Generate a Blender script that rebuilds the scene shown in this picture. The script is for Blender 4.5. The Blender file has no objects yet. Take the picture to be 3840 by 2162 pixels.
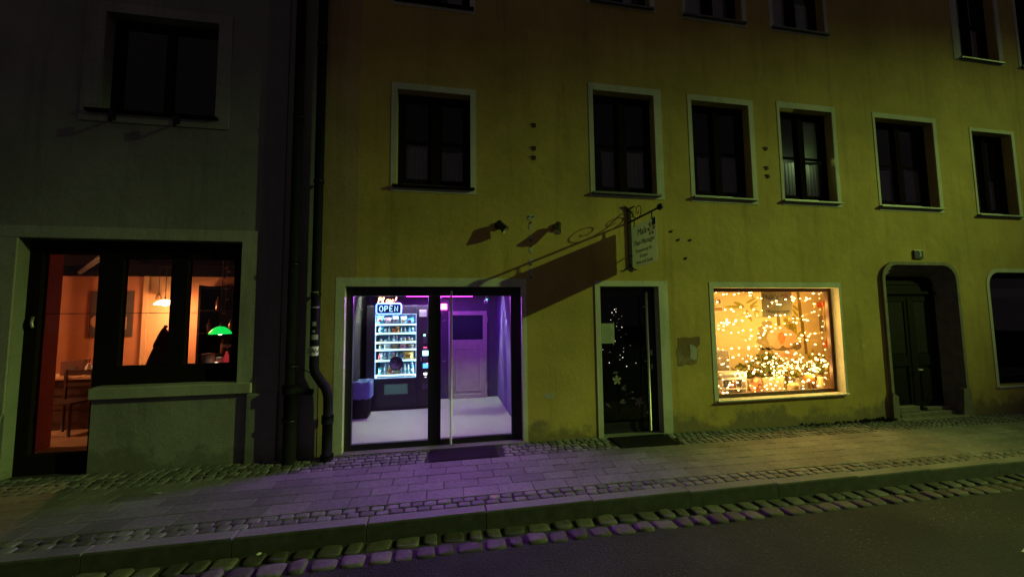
import bpy, math, random
from mathutils import Vector, Matrix
R = random.Random(7)
C = bpy.context.scene.collection
WM = {}                                   # world matrix of every built object

# ------------------------------------------------------------------ helpers
class MB:
    """collects shapes; build() links them as ONE mesh object"""
    def __init__(s): s.v = []; s.f = []; s.m = []; s.sm = []
    def add(s, vs, fs, mi=0, sm=False):
        o = len(s.v); s.v += [tuple(p) for p in vs]
        for f in fs: s.f.append(tuple(i + o for i in f)); s.m.append(mi); s.sm.append(sm)
        return s
    def box(s, x0, x1, y0, y1, z0, z1, mi=0):
        vs = [(x0,y0,z0),(x1,y0,z0),(x1,y1,z0),(x0,y1,z0),(x0,y0,z1),(x1,y0,z1),(x1,y1,z1),(x0,y1,z1)]
        return s.add(vs, [(3,2,1,0),(4,5,6,7),(0,1,5,4),(1,2,6,5),(2,3,7,6),(3,0,4,7)], mi)
    def prism(s, poly, y0, y1, mi=0):      # outline in x,z pushed from y0 to y1
        n = len(poly)
        vs = [(x,y0,z) for x,z in poly] + [(x,y1,z) for x,z in poly]
        fs = [tuple(range(n)), tuple(range(2*n-1, n-1, -1))]
        fs += [(i, i+n, (i+1)%n+n, (i+1)%n) for i in range(n)]
        return s.add(vs, fs, mi)
    def ring(s, outer, inner, y0, y1, mi=0):   # closed outline ring with the same number of points
        n = len(outer)
        vs = [(x,y0,z) for x,z in outer]+[(x,y0,z) for x,z in inner]+[(x,y1,z) for x,z in outer]+[(x,y1,z) for x,z in inner]
        fs = []
        for i in range(n):
            j = (i+1) % n
            fs += [(i,j,j+n,i+n), (i+2*n,i+3*n,j+3*n,j+2*n), (i,i+2*n,j+2*n,j), (i+n,j+n,j+3*n,i+3*n)]
        return s.add(vs, fs, mi)
    def rect_ring(s, x0, x1, z0, z1, w, y0, y1, mi=0, wb=None):
        wb = w if wb is None else wb
        return s.ring([(x0,z0),(x1,z0),(x1,z1),(x0,z1)], [(x0+w,z0+wb),(x1-w,z0+wb),(x1-w,z1-w),(x0+w,z1-w)], y0, y1, mi)
    def tube(s, pts, r, n=8, mi=0, closed=False, caps=True):
        P = [Vector(p) for p in pts]; L = len(P); rs = r if isinstance(r, (list,tuple)) else [r]*L
        vs = []; ref = None
        for i, p in enumerate(P):
            if closed: t = (P[(i+1)%L]-P[i-1])
            else: t = P[min(i+1,L-1)]-P[max(i-1,0)]
            t.normalize()
            if ref is None:
                ref = Vector((0,0,1)) if abs(t.z) < .9 else Vector((1,0,0))
            a = ref - t*ref.dot(t)
            if a.length < 1e-4: a = t.orthogonal()
            a.normalize(); ref = a; b = t.cross(a)
            for k in range(n):
                q = 2*math.pi*k/n
                vs.append(p + (a*math.cos(q)+b*math.sin(q))*rs[i])
        fs = []
        for i in range(L if closed else L-1):
            j = (i+1) % L
            for k in range(n):
                k2 = (k+1) % n
                fs.append((i*n+k, j*n+k, j*n+k2, i*n+k2))
        if caps and not closed:
            fs += [tuple(range(n-1,-1,-1)), tuple((L-1)*n+k for k in range(n))]
        return s.add(vs, fs, mi, True)
    def lathe(s, c, prof, n=16, mi=0, sx=1, sy=1):   # profile of (radius, z) about a vertical axis
        vs = []; fs = []
        for r, z in prof:
            for k in range(n):
                q = 2*math.pi*k/n
                vs.append((c[0]+r*sx*math.cos(q), c[1]+r*sy*math.sin(q), c[2]+z))
        for i in range(len(prof)-1):
            for k in range(n):
                k2 = (k+1) % n
                fs.append((i*n+k, i*n+k2, (i+1)*n+k2, (i+1)*n+k))
        fs += [tuple(range(n-1,-1,-1)), tuple((len(prof)-1)*n+k for k in range(n))]
        return s.add(vs, fs, mi, True)
    def ball(s, c, r, n=10, mi=0, sz=1, sx=1, sy=1):
        m = max(4, n//2)
        return s.lathe(c, [(max(1e-4, r*math.sin(math.pi*i/m)), -r*sz*math.cos(math.pi*i/m)) for i in range(m+1)], n, mi, sx, sy)
    def build(s, name, mat, parent=None, bevel=0, recalc=False):
        me = bpy.data.meshes.new(name); me.from_pydata(s.v, [], s.f)
        for m in (mat if isinstance(mat, (list,tuple)) else [mat]): me.materials.append(m)
        me.polygons.foreach_set('material_index', s.m); me.polygons.foreach_set('use_smooth', s.sm)
        me.update()
        if recalc:
            import bmesh
            b = bmesh.new(); b.from_mesh(me); bmesh.ops.recalc_face_normals(b, faces=b.faces); b.to_mesh(me); b.free()
        o = bpy.data.objects.new(name, me); link(o, parent)
        if bevel:
            bv = o.modifiers.new('bevel', 'BEVEL'); bv.width = bevel; bv.segments = 2; bv.limit_method = 'ANGLE'; bv.angle_limit = 1.0
        return o

def link(o, parent=None):
    C.objects.link(o); WM[o.name] = Matrix.Translation(o.location)
    if parent is not None:
        o.parent = parent; o.matrix_parent_inverse = WM[parent.name].inverted()
    return o
def tag(o, label=None, cat=None, group=None, kind=None):
    if label: o['label'] = label
    if cat: o['category'] = cat
    if group: o['group'] = group
    if kind: o['kind'] = kind
    return o
def thing(name, label, cat, loc=(0,0,0), group=None):
    o = bpy.data.objects.new(name, None); o.location = loc; o.empty_display_size = .1
    link(o); return tag(o, label, cat, group)
def text(mb, s, size, org, right, up, mi=0, align='CENTER', thick=.0015, shear=0.):
    cu = bpy.data.curves.new('lettering', 'FONT'); cu.body = s; cu.size = size; cu.align_x = align; cu.align_y = 'CENTER'; cu.extrude = thick; cu.shear = shear
    cu.resolution_u = 3
    o = bpy.data.objects.new('lettering', cu); C.objects.link(o)
    dg = bpy.context.evaluated_depsgraph_get(); me = bpy.data.meshes.new_from_object(o.evaluated_get(dg))
    right = Vector(right); up = Vector(up); nn = right.cross(up); org = Vector(org)
    mb.add([org+right*v.co.x+up*v.co.y+nn*v.co.z for v in me.vertices], [tuple(p.vertices) for p in me.polygons], mi)
    bpy.data.objects.remove(o); bpy.data.curves.remove(cu); bpy.data.meshes.remove(me)
    return mb
def rrect(x0, x1, z0, z1, r, n=6, top_only=False):
    """rounded rectangle outline, counter-clockwise from the lower left"""
    out = []
    for cx, cz, a0, on in ((x1-r,z0+r,-90,not top_only),(x1-r,z1-r,0,True),(x0+r,z1-r,90,True),(x0+r,z0+r,180,not top_only)):
        for k in range(n+1):
            a = math.radians(a0+90*k/n)
            if on: out.append((cx+r*math.cos(a), cz+r*math.sin(a)))
            else: out.append((x1 if a0 == -90 else x0, z0 + (1e-4*k if a0 == -90 else 1e-4*(n-k))))
    return out
def gz(x): return -.012*max(0., x-1.)      # the pavement falls gently to the right

# ------------------------------------------------------------------ materials
def new_mat(name):
    m = bpy.data.materials.new(name); m.use_nodes = True
    nt = m.node_tree; b = nt.nodes['Principled BSDF']
    return m, nt, b
def N(nt, t, **kw):
    n = nt.nodes.new(t)
    for k, v in kw.items():
        if k in n.inputs: n.inputs[k].default_value = v
        else: setattr(n, k, v)
    return n
def plain(name, col, rough=.6, metal=0., var=.12, scale=18., bump=.0, spec=.5, coat=0.):
    m, nt, b = new_mat(name); L = nt.links.new
    g = N(nt, 'ShaderNodeNewGeometry'); no = N(nt, 'ShaderNodeTexNoise', Scale=scale, Detail=5.); L(g.outputs['Position'], no.inputs['Vector'])
    r = N(nt, 'ShaderNodeMapRange'); r.inputs['To Min'].default_value = 1-var*1.6; r.inputs['To Max'].default_value = 1+var*1.6; L(no.outputs['Fac'], r.inputs['Value'])
    mx = N(nt, 'ShaderNodeVectorMath', operation='SCALE'); mx.inputs[0].default_value = col[:3]; L(r.outputs[0], mx.inputs['Scale']); L(mx.outputs[0], b.inputs['Base Color'])
    b.inputs['Roughness'].default_value = rough; b.inputs['Metallic'].default_value = metal; b.inputs['Specular IOR Level'].default_value = spec
    if bump:
        bp = N(nt, 'ShaderNodeBump', Strength=bump, Distance=.01); L(no.outputs['Fac'], bp.inputs['Height']); L(bp.outputs[0], b.inputs['Normal'])
    return m
def emis(name, col, strength, sample=True, base=(.8,.8,.8)):
    m, nt, b = new_mat(name)
    b.inputs['Base Color'].default_value = (*base, 1); b.inputs['Emission Color'].default_value = (*col, 1); b.inputs['Emission Strength'].default_value = strength
    if not sample: m.cycles.emission_sampling = 'NONE'
    return m
def plaster(name, col, stain, stain_amt=.8, coarse=1., top=.55):
    """painted render: mottled paint, trowel bumps, damp worn patches with ragged edges along the foot of the wall"""
    m, nt, b = new_mat(name); L = nt.links.new
    g = N(nt, 'ShaderNodeNewGeometry')
    n1 = N(nt, 'ShaderNodeTexNoise', Scale=.9, Detail=8., Roughness=.62); n2 = N(nt, 'ShaderNodeTexNoise', Scale=60.*coarse, Detail=4.); n3 = N(nt, 'ShaderNodeTexNoise', Scale=2.6, Detail=9., Roughness=.7)
    n4 = N(nt, 'ShaderNodeTexNoise', Scale=7., Detail=6.)
    for n in (n1,n2,n3,n4): L(g.outputs['Position'], n.inputs['Vector'])
    sx = N(nt, 'ShaderNodeSeparateXYZ'); L(g.outputs['Position'], sx.inputs[0])
    h = N(nt, 'ShaderNodeMapRange'); h.inputs['From Min'].default_value = -.05; h.inputs['From Max'].default_value = top; h.inputs['To Min'].default_value = .26; h.inputs['To Max'].default_value = -.2; L(sx.outputs['Z'], h.inputs['Value'])
    ad = N(nt, 'ShaderNodeMath', operation='ADD'); L(n3.outputs['Fac'], ad.inputs[0]); L(h.outputs[0], ad.inputs[1])
    st = N(nt, 'ShaderNodeMapRange'); st.inputs['From Min'].default_value = .55; st.inputs['From Max'].default_value = .68; st.inputs['To Max'].default_value = stain_amt; L(ad.outputs[0], st.inputs['Value'])
    v = N(nt, 'ShaderNodeMapRange'); v.inputs['From Min'].default_value = .25; v.inputs['From Max'].default_value = .75; v.inputs['To Min'].default_value = .70; v.inputs['To Max'].default_value = 1.22; L(n1.outputs['Fac'], v.inputs['Value'])
    v2 = N(nt, 'ShaderNodeMapRange'); v2.inputs['From Min'].default_value = .3; v2.inputs['From Max'].default_value = .7; v2.inputs['To Min'].default_value = .86; v2.inputs['To Max'].default_value = 1.12; L(n2.outputs['Fac'], v2.inputs['Value'])
    mp = N(nt, 'ShaderNodeVectorMath', operation='MULTIPLY'); mp.inputs[1].default_value = (4.,4.,.28); L(g.outputs['Position'], mp.inputs[0])
    n6 = N(nt, 'ShaderNodeTexNoise', Scale=1., Detail=7., Roughness=.7); L(mp.outputs[0], n6.inputs['Vector'])
    v6 = N(nt, 'ShaderNodeMapRange'); v6.inputs['From Min'].default_value = .52; v6.inputs['From Max'].default_value = .72; v6.inputs['To Min'].default_value = 1.; v6.inputs['To Max'].default_value = .72; L(n6.outputs['Fac'], v6.inputs['Value'])
    mu0 = N(nt, 'ShaderNodeMath', operation='MULTIPLY'); L(v.outputs[0], mu0.inputs[0]); L(v6.outputs[0], mu0.inputs[1])
    mu = N(nt, 'ShaderNodeMath', operation='MULTIPLY'); L(mu0.outputs[0], mu.inputs[0]); L(v2.outputs[0], mu.inputs[1])
    sc = N(nt, 'ShaderNodeVectorMath', operation='SCALE'); sc.inputs[0].default_value = col; L(mu.outputs[0], sc.inputs['Scale'])
    mx = N(nt, 'ShaderNodeMix', data_type='RGBA'); L(st.outputs[0], mx.inputs['Factor']); L(sc.outputs[0], mx.inputs['A']); mx.inputs['B'].default_value = (*stain, 1)
    L(mx.outputs['Result'], b.inputs['Base Color']); b.inputs['Roughness'].default_value = .9; b.inputs['Specular IOR Level'].default_value = .2
    a2 = N(nt, 'ShaderNodeMath', operation='MULTIPLY_ADD'); L(n2.outputs['Fac'], a2.inputs[0]); a2.inputs[1].default_value = .35; L(n4.outputs['Fac'], a2.inputs[2])
    bp = N(nt, 'ShaderNodeBump', Strength=.55, Distance=.012); L(a2.outputs[0], bp.inputs['Height']); L(bp.outputs[0], b.inputs['Normal'])
    return m
def stone(name, col, rough=.75, var=.35, island=True, scale=25., bump=.35):
    """paving stone: every block its own tone"""
    m, nt, b = new_mat(name); L = nt.links.new
    g = N(nt, 'ShaderNodeNewGeometry'); no = N(nt, 'ShaderNodeTexNoise', Scale=scale, Detail=7., Roughness=.65); n2 = N(nt, 'ShaderNodeTexNoise', Scale=1.7, Detail=5.)
    L(g.outputs['Position'], no.inputs['Vector']); L(g.outputs['Position'], n2.inputs['Vector'])
    r = N(nt, 'ShaderNodeMapRange'); r.inputs['To Min'].default_value = 1-var; r.inputs['To Max'].default_value = 1+var; L(g.outputs['Random Per Island'], r.inputs['Value'])
    r2 = N(nt, 'ShaderNodeMapRange'); r2.inputs['From Min'].default_value = .25; r2.inputs['From Max'].default_value = .75; r2.inputs['To Min'].default_value = .6; r2.inputs['To Max'].default_value = 1.35; L(no.outputs['Fac'], r2.inputs['Value'])
    r3 = N(nt, 'ShaderNodeMapRange'); r3.inputs['From Min'].default_value = .3; r3.inputs['From Max'].default_value = .7; r3.inputs['To Min'].default_value = .75; r3.inputs['To Max'].default_value = 1.2; L(n2.outputs['Fac'], r3.inputs['Value'])
    a = N(nt, 'ShaderNodeMath', operation='MULTIPLY'); L(r.outputs[0], a.inputs[0]); L(r2.outputs[0], a.inputs[1])
    a2 = N(nt, 'ShaderNodeMath', operation='MULTIPLY'); L(a.outputs[0], a2.inputs[0]); L(r3.outputs[0], a2.inputs[1])
    sc = N(nt, 'ShaderNodeVectorMath', operation='SCALE'); sc.inputs[0].default_value = col; L(a2.outputs[0], sc.inputs['Scale']); L(sc.outputs[0], b.inputs['Base Color'])
    b.inputs['Roughness'].default_value = rough; b.inputs['Specular IOR Level'].default_value = .35
    bp = N(nt, 'ShaderNodeBump', Strength=bump, Distance=.008); L(no.outputs['Fac'], bp.inputs['Height']); L(bp.outputs[0], b.inputs['Normal'])
    return m
def asphalt():
    m, nt, b = new_mat('asphalt'); L = nt.links.new
    g = N(nt, 'ShaderNodeNewGeometry')
    v = N(nt, 'ShaderNodeTexVoronoi', Scale=110.); n1 = N(nt, 'ShaderNodeTexNoise', Scale=1.1, Detail=7.); n2 = N(nt, 'ShaderNodeTexNoise', Scale=240., Detail=2.); w = N(nt, 'ShaderNodeTexVoronoi', Scale=24.)
    n5 = N(nt, 'ShaderNodeTexNoise', Scale=.8, Detail=3.)
    for n in (v,n1,n2,w,n5): L(g.outputs['Position'], n.inputs['Vector'])
    a = N(nt, 'ShaderNodeMapRange'); a.inputs['From Min'].default_value = .3; a.inputs['From Max'].default_value = .72; a.inputs['To Min'].default_value = .009; a.inputs['To Max'].default_value = .03; L(n1.outputs['Fac'], a.inputs['Value'])
    s = N(nt, 'ShaderNodeMapRange'); s.inputs['From Min'].default_value = .0; s.inputs['From Max'].default_value = 1.; s.inputs['To Min'].default_value = .6; s.inputs['To Max'].default_value = 1.8; L(v.outputs['Color'], s.inputs['Value'])
    mu = N(nt, 'ShaderNodeMath', operation='MULTIPLY'); L(a.outputs[0], mu.inputs[0]); L(s.outputs[0], mu.inputs[1])
    # pale grit lying in loose drifts
    gr = N(nt, 'ShaderNodeMapRange'); gr.inputs['From Min'].default_value = .2; gr.inputs['From Max'].default_value = .12; L(w.outputs['Distance'], gr.inputs['Value'])
    dr = N(nt, 'ShaderNodeMapRange'); dr.inputs['From Min'].default_value = .48; dr.inputs['From Max'].default_value = .66; dr.inputs['To Max'].default_value = .15; L(n5.outputs['Fac'], dr.inputs['Value'])
    g2 = N(nt, 'ShaderNodeMath', operation='MULTIPLY'); L(gr.outputs[0], g2.inputs[0]); L(dr.outputs[0], g2.inputs[1])
    ad = N(nt, 'ShaderNodeMath', operation='ADD'); L(mu.outputs[0], ad.inputs[0]); L(g2.outputs[0], ad.inputs[1])
    sc = N(nt, 'ShaderNodeVectorMath', operation='SCALE'); sc.inputs[0].default_value = (1.,.97,.93); L(ad.outputs[0], sc.inputs['Scale']); L(sc.outputs[0], b.inputs['Base Color'])
    b.inputs['Roughness'].default_value = .82; b.inputs['Specular IOR Level'].default_value = .3
    bp = N(nt, 'ShaderNodeBump', Strength=1., Distance=.012); L(v.outputs['Distance'], bp.inputs['Height']); L(bp.outputs[0], b.inputs['Normal'])
    return m
def pane_mat(name, tint=(1,1,1), gloss=1., dust=.0):
    m = bpy.data.materials.new(name); m.use_nodes = True; nt = m.node_tree; nt.nodes.clear(); L = nt.links.new
    o = N(nt, 'ShaderNodeOutputMaterial'); t = N(nt, 'ShaderNodeBsdfTransparent'); t.inputs['Color'].default_value = (*tint, 1)
    gl = N(nt, 'ShaderNodeBsdfGlossy'); gl.inputs['Roughness'].default_value = .03
    fr = N(nt, 'ShaderNodeFresnel', IOR=1.5); mu = N(nt, 'ShaderNodeMath', operation='MULTIPLY'); mu.inputs[1].default_value = gloss; L(fr.outputs[0], mu.inputs[0])
    mx = N(nt, 'ShaderNodeMixShader'); L(mu.outputs[0], mx.inputs[0]); L(t.outputs[0], mx.inputs[1]); L(gl.outputs[0], mx.inputs[2]); L(mx.outputs[0], o.inputs['Surface'])
    return m
def cloth_mat(name, col, see=.35):
    m = bpy.data.materials.new(name); m.use_nodes = True; nt = m.node_tree; nt.nodes.clear(); L = nt.links.new
    o = N(nt, 'ShaderNodeOutputMaterial'); t = N(nt, 'ShaderNodeBsdfTransparent'); d = N(nt, 'ShaderNodeBsdfDiffuse'); d.inputs['Color'].default_value = (*col,1)
    g = N(nt, 'ShaderNodeNewGeometry'); v = N(nt, 'ShaderNodeTexVoronoi', Scale=45.); L(g.outputs['Position'], v.inputs['Vector'])
    r = N(nt, 'ShaderNodeMapRange'); r.inputs['To Min'].default_value = 1-see*1.6; r.inputs['To Max'].default_value = 1.; L(v.outputs['Distance'], r.inputs['Value'])
    tl = N(nt, 'ShaderNodeBsdfTranslucent'); tl.inputs['Color'].default_value = (*col,1); m2 = N(nt, 'ShaderNodeMixShader'); m2.inputs[0].default_value = .35; L(d.outputs[0], m2.inputs[1]); L(tl.outputs[0], m2.inputs[2])
    mx = N(nt, 'ShaderNodeMixShader'); L(r.outputs[0], mx.inputs[0]); L(t.outputs[0], mx.inputs[1]); L(m2.outputs[0], mx.inputs[2]); L(mx.outputs[0], o.inputs['Surface'])
    return m

M = dict(
    yellow=plaster('yellow_render', (.49,.365,.10), (.20,.155,.09), .85),
    ochre=plaster('ochre_render', (.43,.31,.14), (.27,.21,.13), .75),
    grey=plaster('grey_render', (.26,.26,.225), (.13,.13,.11), .7),
    grey_dark=plaster('darker_grey_render', (.20,.20,.19), (.11,.11,.10), .7),
    band=plaster('pale_band_render', (.58,.58,.45), (.36,.34,.26), .5, 1.4),
    pale=plaster('pale_grey_band', (.38,.38,.30), (.2,.2,.16), .6),
    patch=plaster('bare_plaster', (.42,.41,.34), (.3,.28,.22), .5, 2.),
    torn=plaster('torn_paper', (.22,.14,.07), (.35,.3,.2), .9, 2., 2.5),
    darkwood=plain('dark_window_timber', (.014,.010,.008), .8, var=.3, scale=40, spec=0.),
    blackframe=plain('black_door_frame', (.012,.011,.014), .4, var=.2),
    brownframe=plain('brown_window_frame', (.07,.028,.012), .5, var=.2, scale=30),
    iron=plain('black_iron', (.012,.012,.012), .45, .6, var=.3),
    pipe=plain('dark_pipe_metal', (.008,.008,.010), .8, 0., spec=.12, var=.25, scale=12),
    zinc=plain('zinc_sheet', (.12,.125,.12), .5, .6, var=.25),
    steel=plain('brushed_steel', (.55,.54,.52), .48, .8, var=.08),
    sandstone=plain('old_sandstone', (.19,.165,.12), .85, var=.35, scale=9, bump=.5),
    oldwood=plain('old_door_timber', (.013,.011,.009), .8, spec=.05, var=.35, scale=25, bump=.2),
    olddoor_pane=plain('dull_door_panel', (.024,.023,.02), .8, spec=.05, var=.25, scale=14),
    rust=plain('rusty_stub', (.045,.022,.014), .85, var=.4),
    dark=plain('unlit_room_paint', (.03,.028,.026), .9),
    white=plain('white_paint', (.75,.74,.72), .6, var=.05),
    paper=plain('white_paper', (.72,.72,.66), .8, var=.12, scale=30),
    black=plain('black_plastic', (.014,.014,.016), .4, var=.15),
    ink=plain('dark_ink', (.03,.03,.05), .7),
    mat=plain('dark_rubber_mat', (.013,.013,.012), .7, var=.4, scale=70, bump=.8, spec=.15),
    slab=stone('concrete_slab', (.14,.135,.13), .7, .2),
    cobble=stone('granite_cobble', (.125,.122,.118), .62, .42),
    sett=stone('granite_gutter_sett', (.085,.074,.071), .75, .45, scale=22, bump=.6),
    kerb=stone('granite_kerbstone', (.15,.145,.14), .75, .12, scale=60),
    joint=plain('joint_soil', (.022,.021,.017), .95, var=.4, scale=30, bump=.4),
    asphalt=asphalt(),
    glass=pane_mat('window_glass'), darkglass=pane_mat('dim_window_glass', (.95,.95,.95)), tint=pane_mat('tinted_door_glass', (.45,.45,.45), 1.2),
    lace=cloth_mat('lace_curtain', (.8,.8,.72), .12),
    lace2=cloth_mat('grey_lace_curtain', (.66,.66,.6), .2), lace3=cloth_mat('thin_lace_curtain', (.62,.58,.48), .45), blindcloth=cloth_mat('roller_blind_cloth', (.75,.78,.62), .0),
    shopwall=plain('shop_wall_paint', (.20,.135,.42), .8, var=.1, scale=5),
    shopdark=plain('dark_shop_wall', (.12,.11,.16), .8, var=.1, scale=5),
    shopfloor=plain('pale_shop_floor', (.48,.48,.44), .55, var=.07, scale=4),
    olddoorpaint=plain('old_white_door_paint', (.58,.52,.50), .6, var=.14, scale=9),
    machine=plain('machine_black_paint', (.045,.042,.055), .4, var=.1),
    machine_in=plain('machine_inner_liner', (.10,.20,.40), .5),
)

# ------------------------------------------------------------------ the ground
def block(mb, x0, x1, y0, y1, zt, ch, dep, jit, round_=False):
    """one paving stone: chamfered, slightly crooked"""
    j = lambda: R.uniform(-jit, jit)
    q = [(x0+j(), y0+j()), (x1+j(), y0+j()), (x1+j(), y1+j()), (x0+j(), y1+j())]
    cx = sum(p[0] for p in q)/4; cy = sum(p[1] for p in q)/4
    dz = R.uniform(-jit, jit)*.6; tx = R.uniform(-1,1)*jit*.3; ty = R.uniform(-1,1)*jit*.3
    hx = abs(x1-x0)/2; hy = abs(y1-y0)/2
    def ring(ins, z):
        return [(x + (ins if x < cx else -ins), y + (ins if y < cy else -ins), z + gz(cx) + dz + (x-cx)/hx*tx + (y-cy)/hy*ty) for x, y in q]
    if round_:   # worn cobble: corners cut, domed top
        def oct_(ins, z):
            out = []
            k = .22
            for i in range(4):
                a = q[i]; p = q[i-1]; n = q[(i+1)%4]
                for o_ in (p, n):
                    x = a[0]+(o_[0]-a[0])*k*.55; y = a[1]+(o_[1]-a[1])*k*.55
                    x = cx+(x-cx)*(1-ins); y = cy+(y-cy)*(1-ins)
                    out.append((x, y, z + gz(cx)+dz+(x-cx)/hx*tx+(y-cy)/hy*ty))
            return out
        rings = [oct_(0, zt-dep), oct_(0, zt-ch), oct_(.05, zt-ch*.35), oct_(.15, zt-ch*.06), oct_(.5, zt)]
        n = 8
    else:
        rings = [ring(0, zt-dep), ring(0, zt-ch), ring(ch*.8, zt)]; n = 4
    vs = [p for r_ in rings for p in r_]; fs = []
    for i in range(len(rings)-1):
        for k in range(n): fs.append((i*n+k, i*n+(k+1)%n, (i+1)*n+(k+1)%n, (i+1)*n+k))
    fs.append(tuple((len(rings)-1)*n+k for k in range(n)))
    mb.add(vs, fs, 0, round_)
X0, X1 = -9.5, 17.
def sheet(mb, x0, x1, y0, y1, z, step=1.):
    n = max(1, int((x1-x0)/step))
    for i in range(n):
        a = x0+(x1-x0)*i/n; b = x0+(x1-x0)*(i+1)/n
        mb.add([(a,y0,z+gz(a)),(b,y0,z+gz(b)),(b,y1,z+gz(b)),(a,y1,z+gz(a))], [(0,1,2,3)])
    return mb
RZ = -.13                                   # road level under the kerb
tag(sheet(MB(), -60, 70, -60, -1.985, RZ, 2).build('road', M['asphalt']), 'dark asphalt road in front of the kerb', kind='structure')
bed = sheet(MB(), X0, X1, -1.54, .3, -.016); sheet(bed, X0, X1, -1.99, -1.66, RZ-.010); sheet(bed, -60, X0, -1.99, .3, -.01, 5); sheet(bed, X1, 70, -1.99, .3, -.01, 5)
tag(bed.build('ground', M['joint']), kind='structure')
mats_at = [(-.155,.64,-.45,-.055), (2.24,3.06,-.43,-.035)]
cob = MB()
yb = [0.012]; 
while yb[-1] > -.40: yb.append(yb[-1]-R.uniform(.088,.104))
for i in range(len(yb)-1):
    x = X0
    while x < X1:
        w = R.uniform(.085,.125); a, b = yb[i+1], yb[i]
        if not any(m[0]-.05 < x+w/2 < m[1]+.05 and m[2]-.04 < (a+b)/2 < m[3]+.06 for m in mats_at):
            block(cob, x+.008, x+w-.008, a+.008, b-.008, .0, .009, .04, .0032, True)
        x += w
ys = yb[-1]                                  # where the slabs start
slab = MB(); rows = [ys-.002]
while rows[-1] > -1.25: rows.append(rows[-1]-.176)
rows[-1] = -1.362
for i in range(len(rows)-1):
    x = X0 - (i % 2)*.173 - R.uniform(0,.03)
    while x < X1:
        w = .346
        block(slab, x+.0025, x+w-.0025, rows[i+1]+.0025, rows[i]-.0025, .0, .004, .03, .0022); x += w
strip = MB()
for i in range(2):
    x = X0
    while x < X1:
        w = R.uniform(.105,.135); y0 = -1.538+.086*i
        block(strip, x+.008, x+w-.008, y0+.007, y0+.079, .002, .010, .04, .005, True); x += w
kb = MB(); x = X0
while x < X1:
    w = .985; y0, y1 = -1.672, -1.542
    block(kb, x+.003, x+w-.003, y0, y1, .004, .012, .2, .002); x += w
gut = MB()
for i in range(2):
    x = X0 + i*.09
    while x < X1:
        w = R.uniform(.15,.225); y0 = -1.985+.156*i
        block(gut, x+.018, x+w-.018, y0+.018, y0+.140, RZ+.012-.004*i, .014, .05, .013, True); x += w
tag(cob.build('pavement_cobbles', M['cobble']), kind='structure'); tag(slab.build('pavement', M['slab']), kind='structure')
tag(strip.build('pavement_cobble_strip', M['cobble']), kind='structure'); kbo = tag(kb.build('kerb', [M['kerb'], plain('dark_kerb_face', (.038,.04,.032), .9, var=.5, scale=11, bump=.3)]), kind='structure')
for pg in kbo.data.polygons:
    if pg.normal.y < -.6: pg.material_index = 1  # street-facing faces get the darker material
_ = None
tag(gut.build('road_gutter', M['sett']), kind='structure')

# ------------------------------------------------------------------ walls with openings
def wall(x0, x1, z0, z1, holes, depth, y0=0., nx=.9):
    """front sheet with openings and their reveals; hole = (x0,x1,z0,z1,corner radius,depth)"""
    mb = MB(); xs = {x0,x1}; zs = {z0,z1}
    for h in holes: xs |= {h[0],h[1]}; zs |= {h[2],h[3]}
    def fill(s):
        s = sorted(s); out = []
        for a, b in zip(s, s[1:]):
            n = max(1, int((b-a)/nx)); out += [a+(b-a)*k/n for k in range(n)]
        return out+[s[-1]]
    xs = fill(xs); zs = fill(zs); idx = {}; vs = []; fs = []
    def vi(x, z):
        k = (round(x,5), round(z,5))
        if k not in idx: idx[k] = len(vs); vs.append((x,y0,z))
        return idx[k]
    for a, b in zip(xs, xs[1:]):
        for c, d in zip(zs, zs[1:]):
            mx, mz = (a+b)/2, (c+d)/2
            if any(h[0] < mx < h[1] and h[2] < mz < h[3] for h in holes): continue
            fs.append((vi(a,c), vi(b,c), vi(b,d), vi(a,d)))
    mb.add(vs, fs)
    for h in holes:
        a, b, c, d, r, dp = h[:6]
        if len(h) > 6 and not h[6]: continue
        if r:
            ol = rrect(a, b, c, d, r, 8, True)
            for cx, cz, sx in ((b,d,-1),(a,d,1)):
                arc = [p for p in ol if abs(p[0]-cx) <= r+1e-6 and p[1] >= d-r-1e-6]
                arc = sorted(arc, key=lambda p: p[0])
                for p, q in zip(arc, arc[1:]):
                    f = [(cx,y0,cz),(p[0],y0,p[1]),(q[0],y0,q[1])]
                    mb.add(f, [(0,1,2)])
        else: ol = h[6] if len(h) > 6 else [(a,c),(b,c),(b,d),(a,d)]
        n = len(ol)
        mb.add([(x,y0,z) for x,z in ol]+[(x,y0+dp,z) for x,z in ol], [(i,(i+1)%n,(i+1)%n+n,i+n) for i in range(n)])
    mb.add([(x0,y0,z0),(x1,y0,z0),(x1,y0,z1),(x0,y0,z1),(x0,y0+.4,z0),(x1,y0+.4,z0),(x1,y0+.4,z1),(x0,y0+.4,z1)], [(3,2,6,7),(0,3,7,4),(2,1,5,6)])
    return mb
def room(parent, x0, x1, y0, y1, z0, z1, wall_m, floor_m, ceil_m=None, name='room', open_front=True):
    """inside of a room: walls (with the front left open), floor, ceiling"""
    r = MB()
    r.add([(x0,y0,z0),(x0,y1,z0),(x0,y1,z1),(x0,y0,z1)], [(0,1,2,3)]); r.add([(x1,y0,z0),(x1,y1,z0),(x1,y1,z1),(x1,y0,z1)], [(3,2,1,0)])
    r.add([(x0,y1,z0),(x1,y1,z0),(x1,y1,z1),(x0,y1,z1)], [(0,1,2,3)])
    o = r.build(name, wall_m, parent)
    MB().box(x0-.05,x1+.05,y0,y1+.05,z0-.06,z0).build('floor', floor_m, o)
    MB().box(x0-.05,x1+.05,y0,y1+.05,z1,z1+.06).build('ceiling', ceil_m or wall_m, o)
    return o

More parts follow.
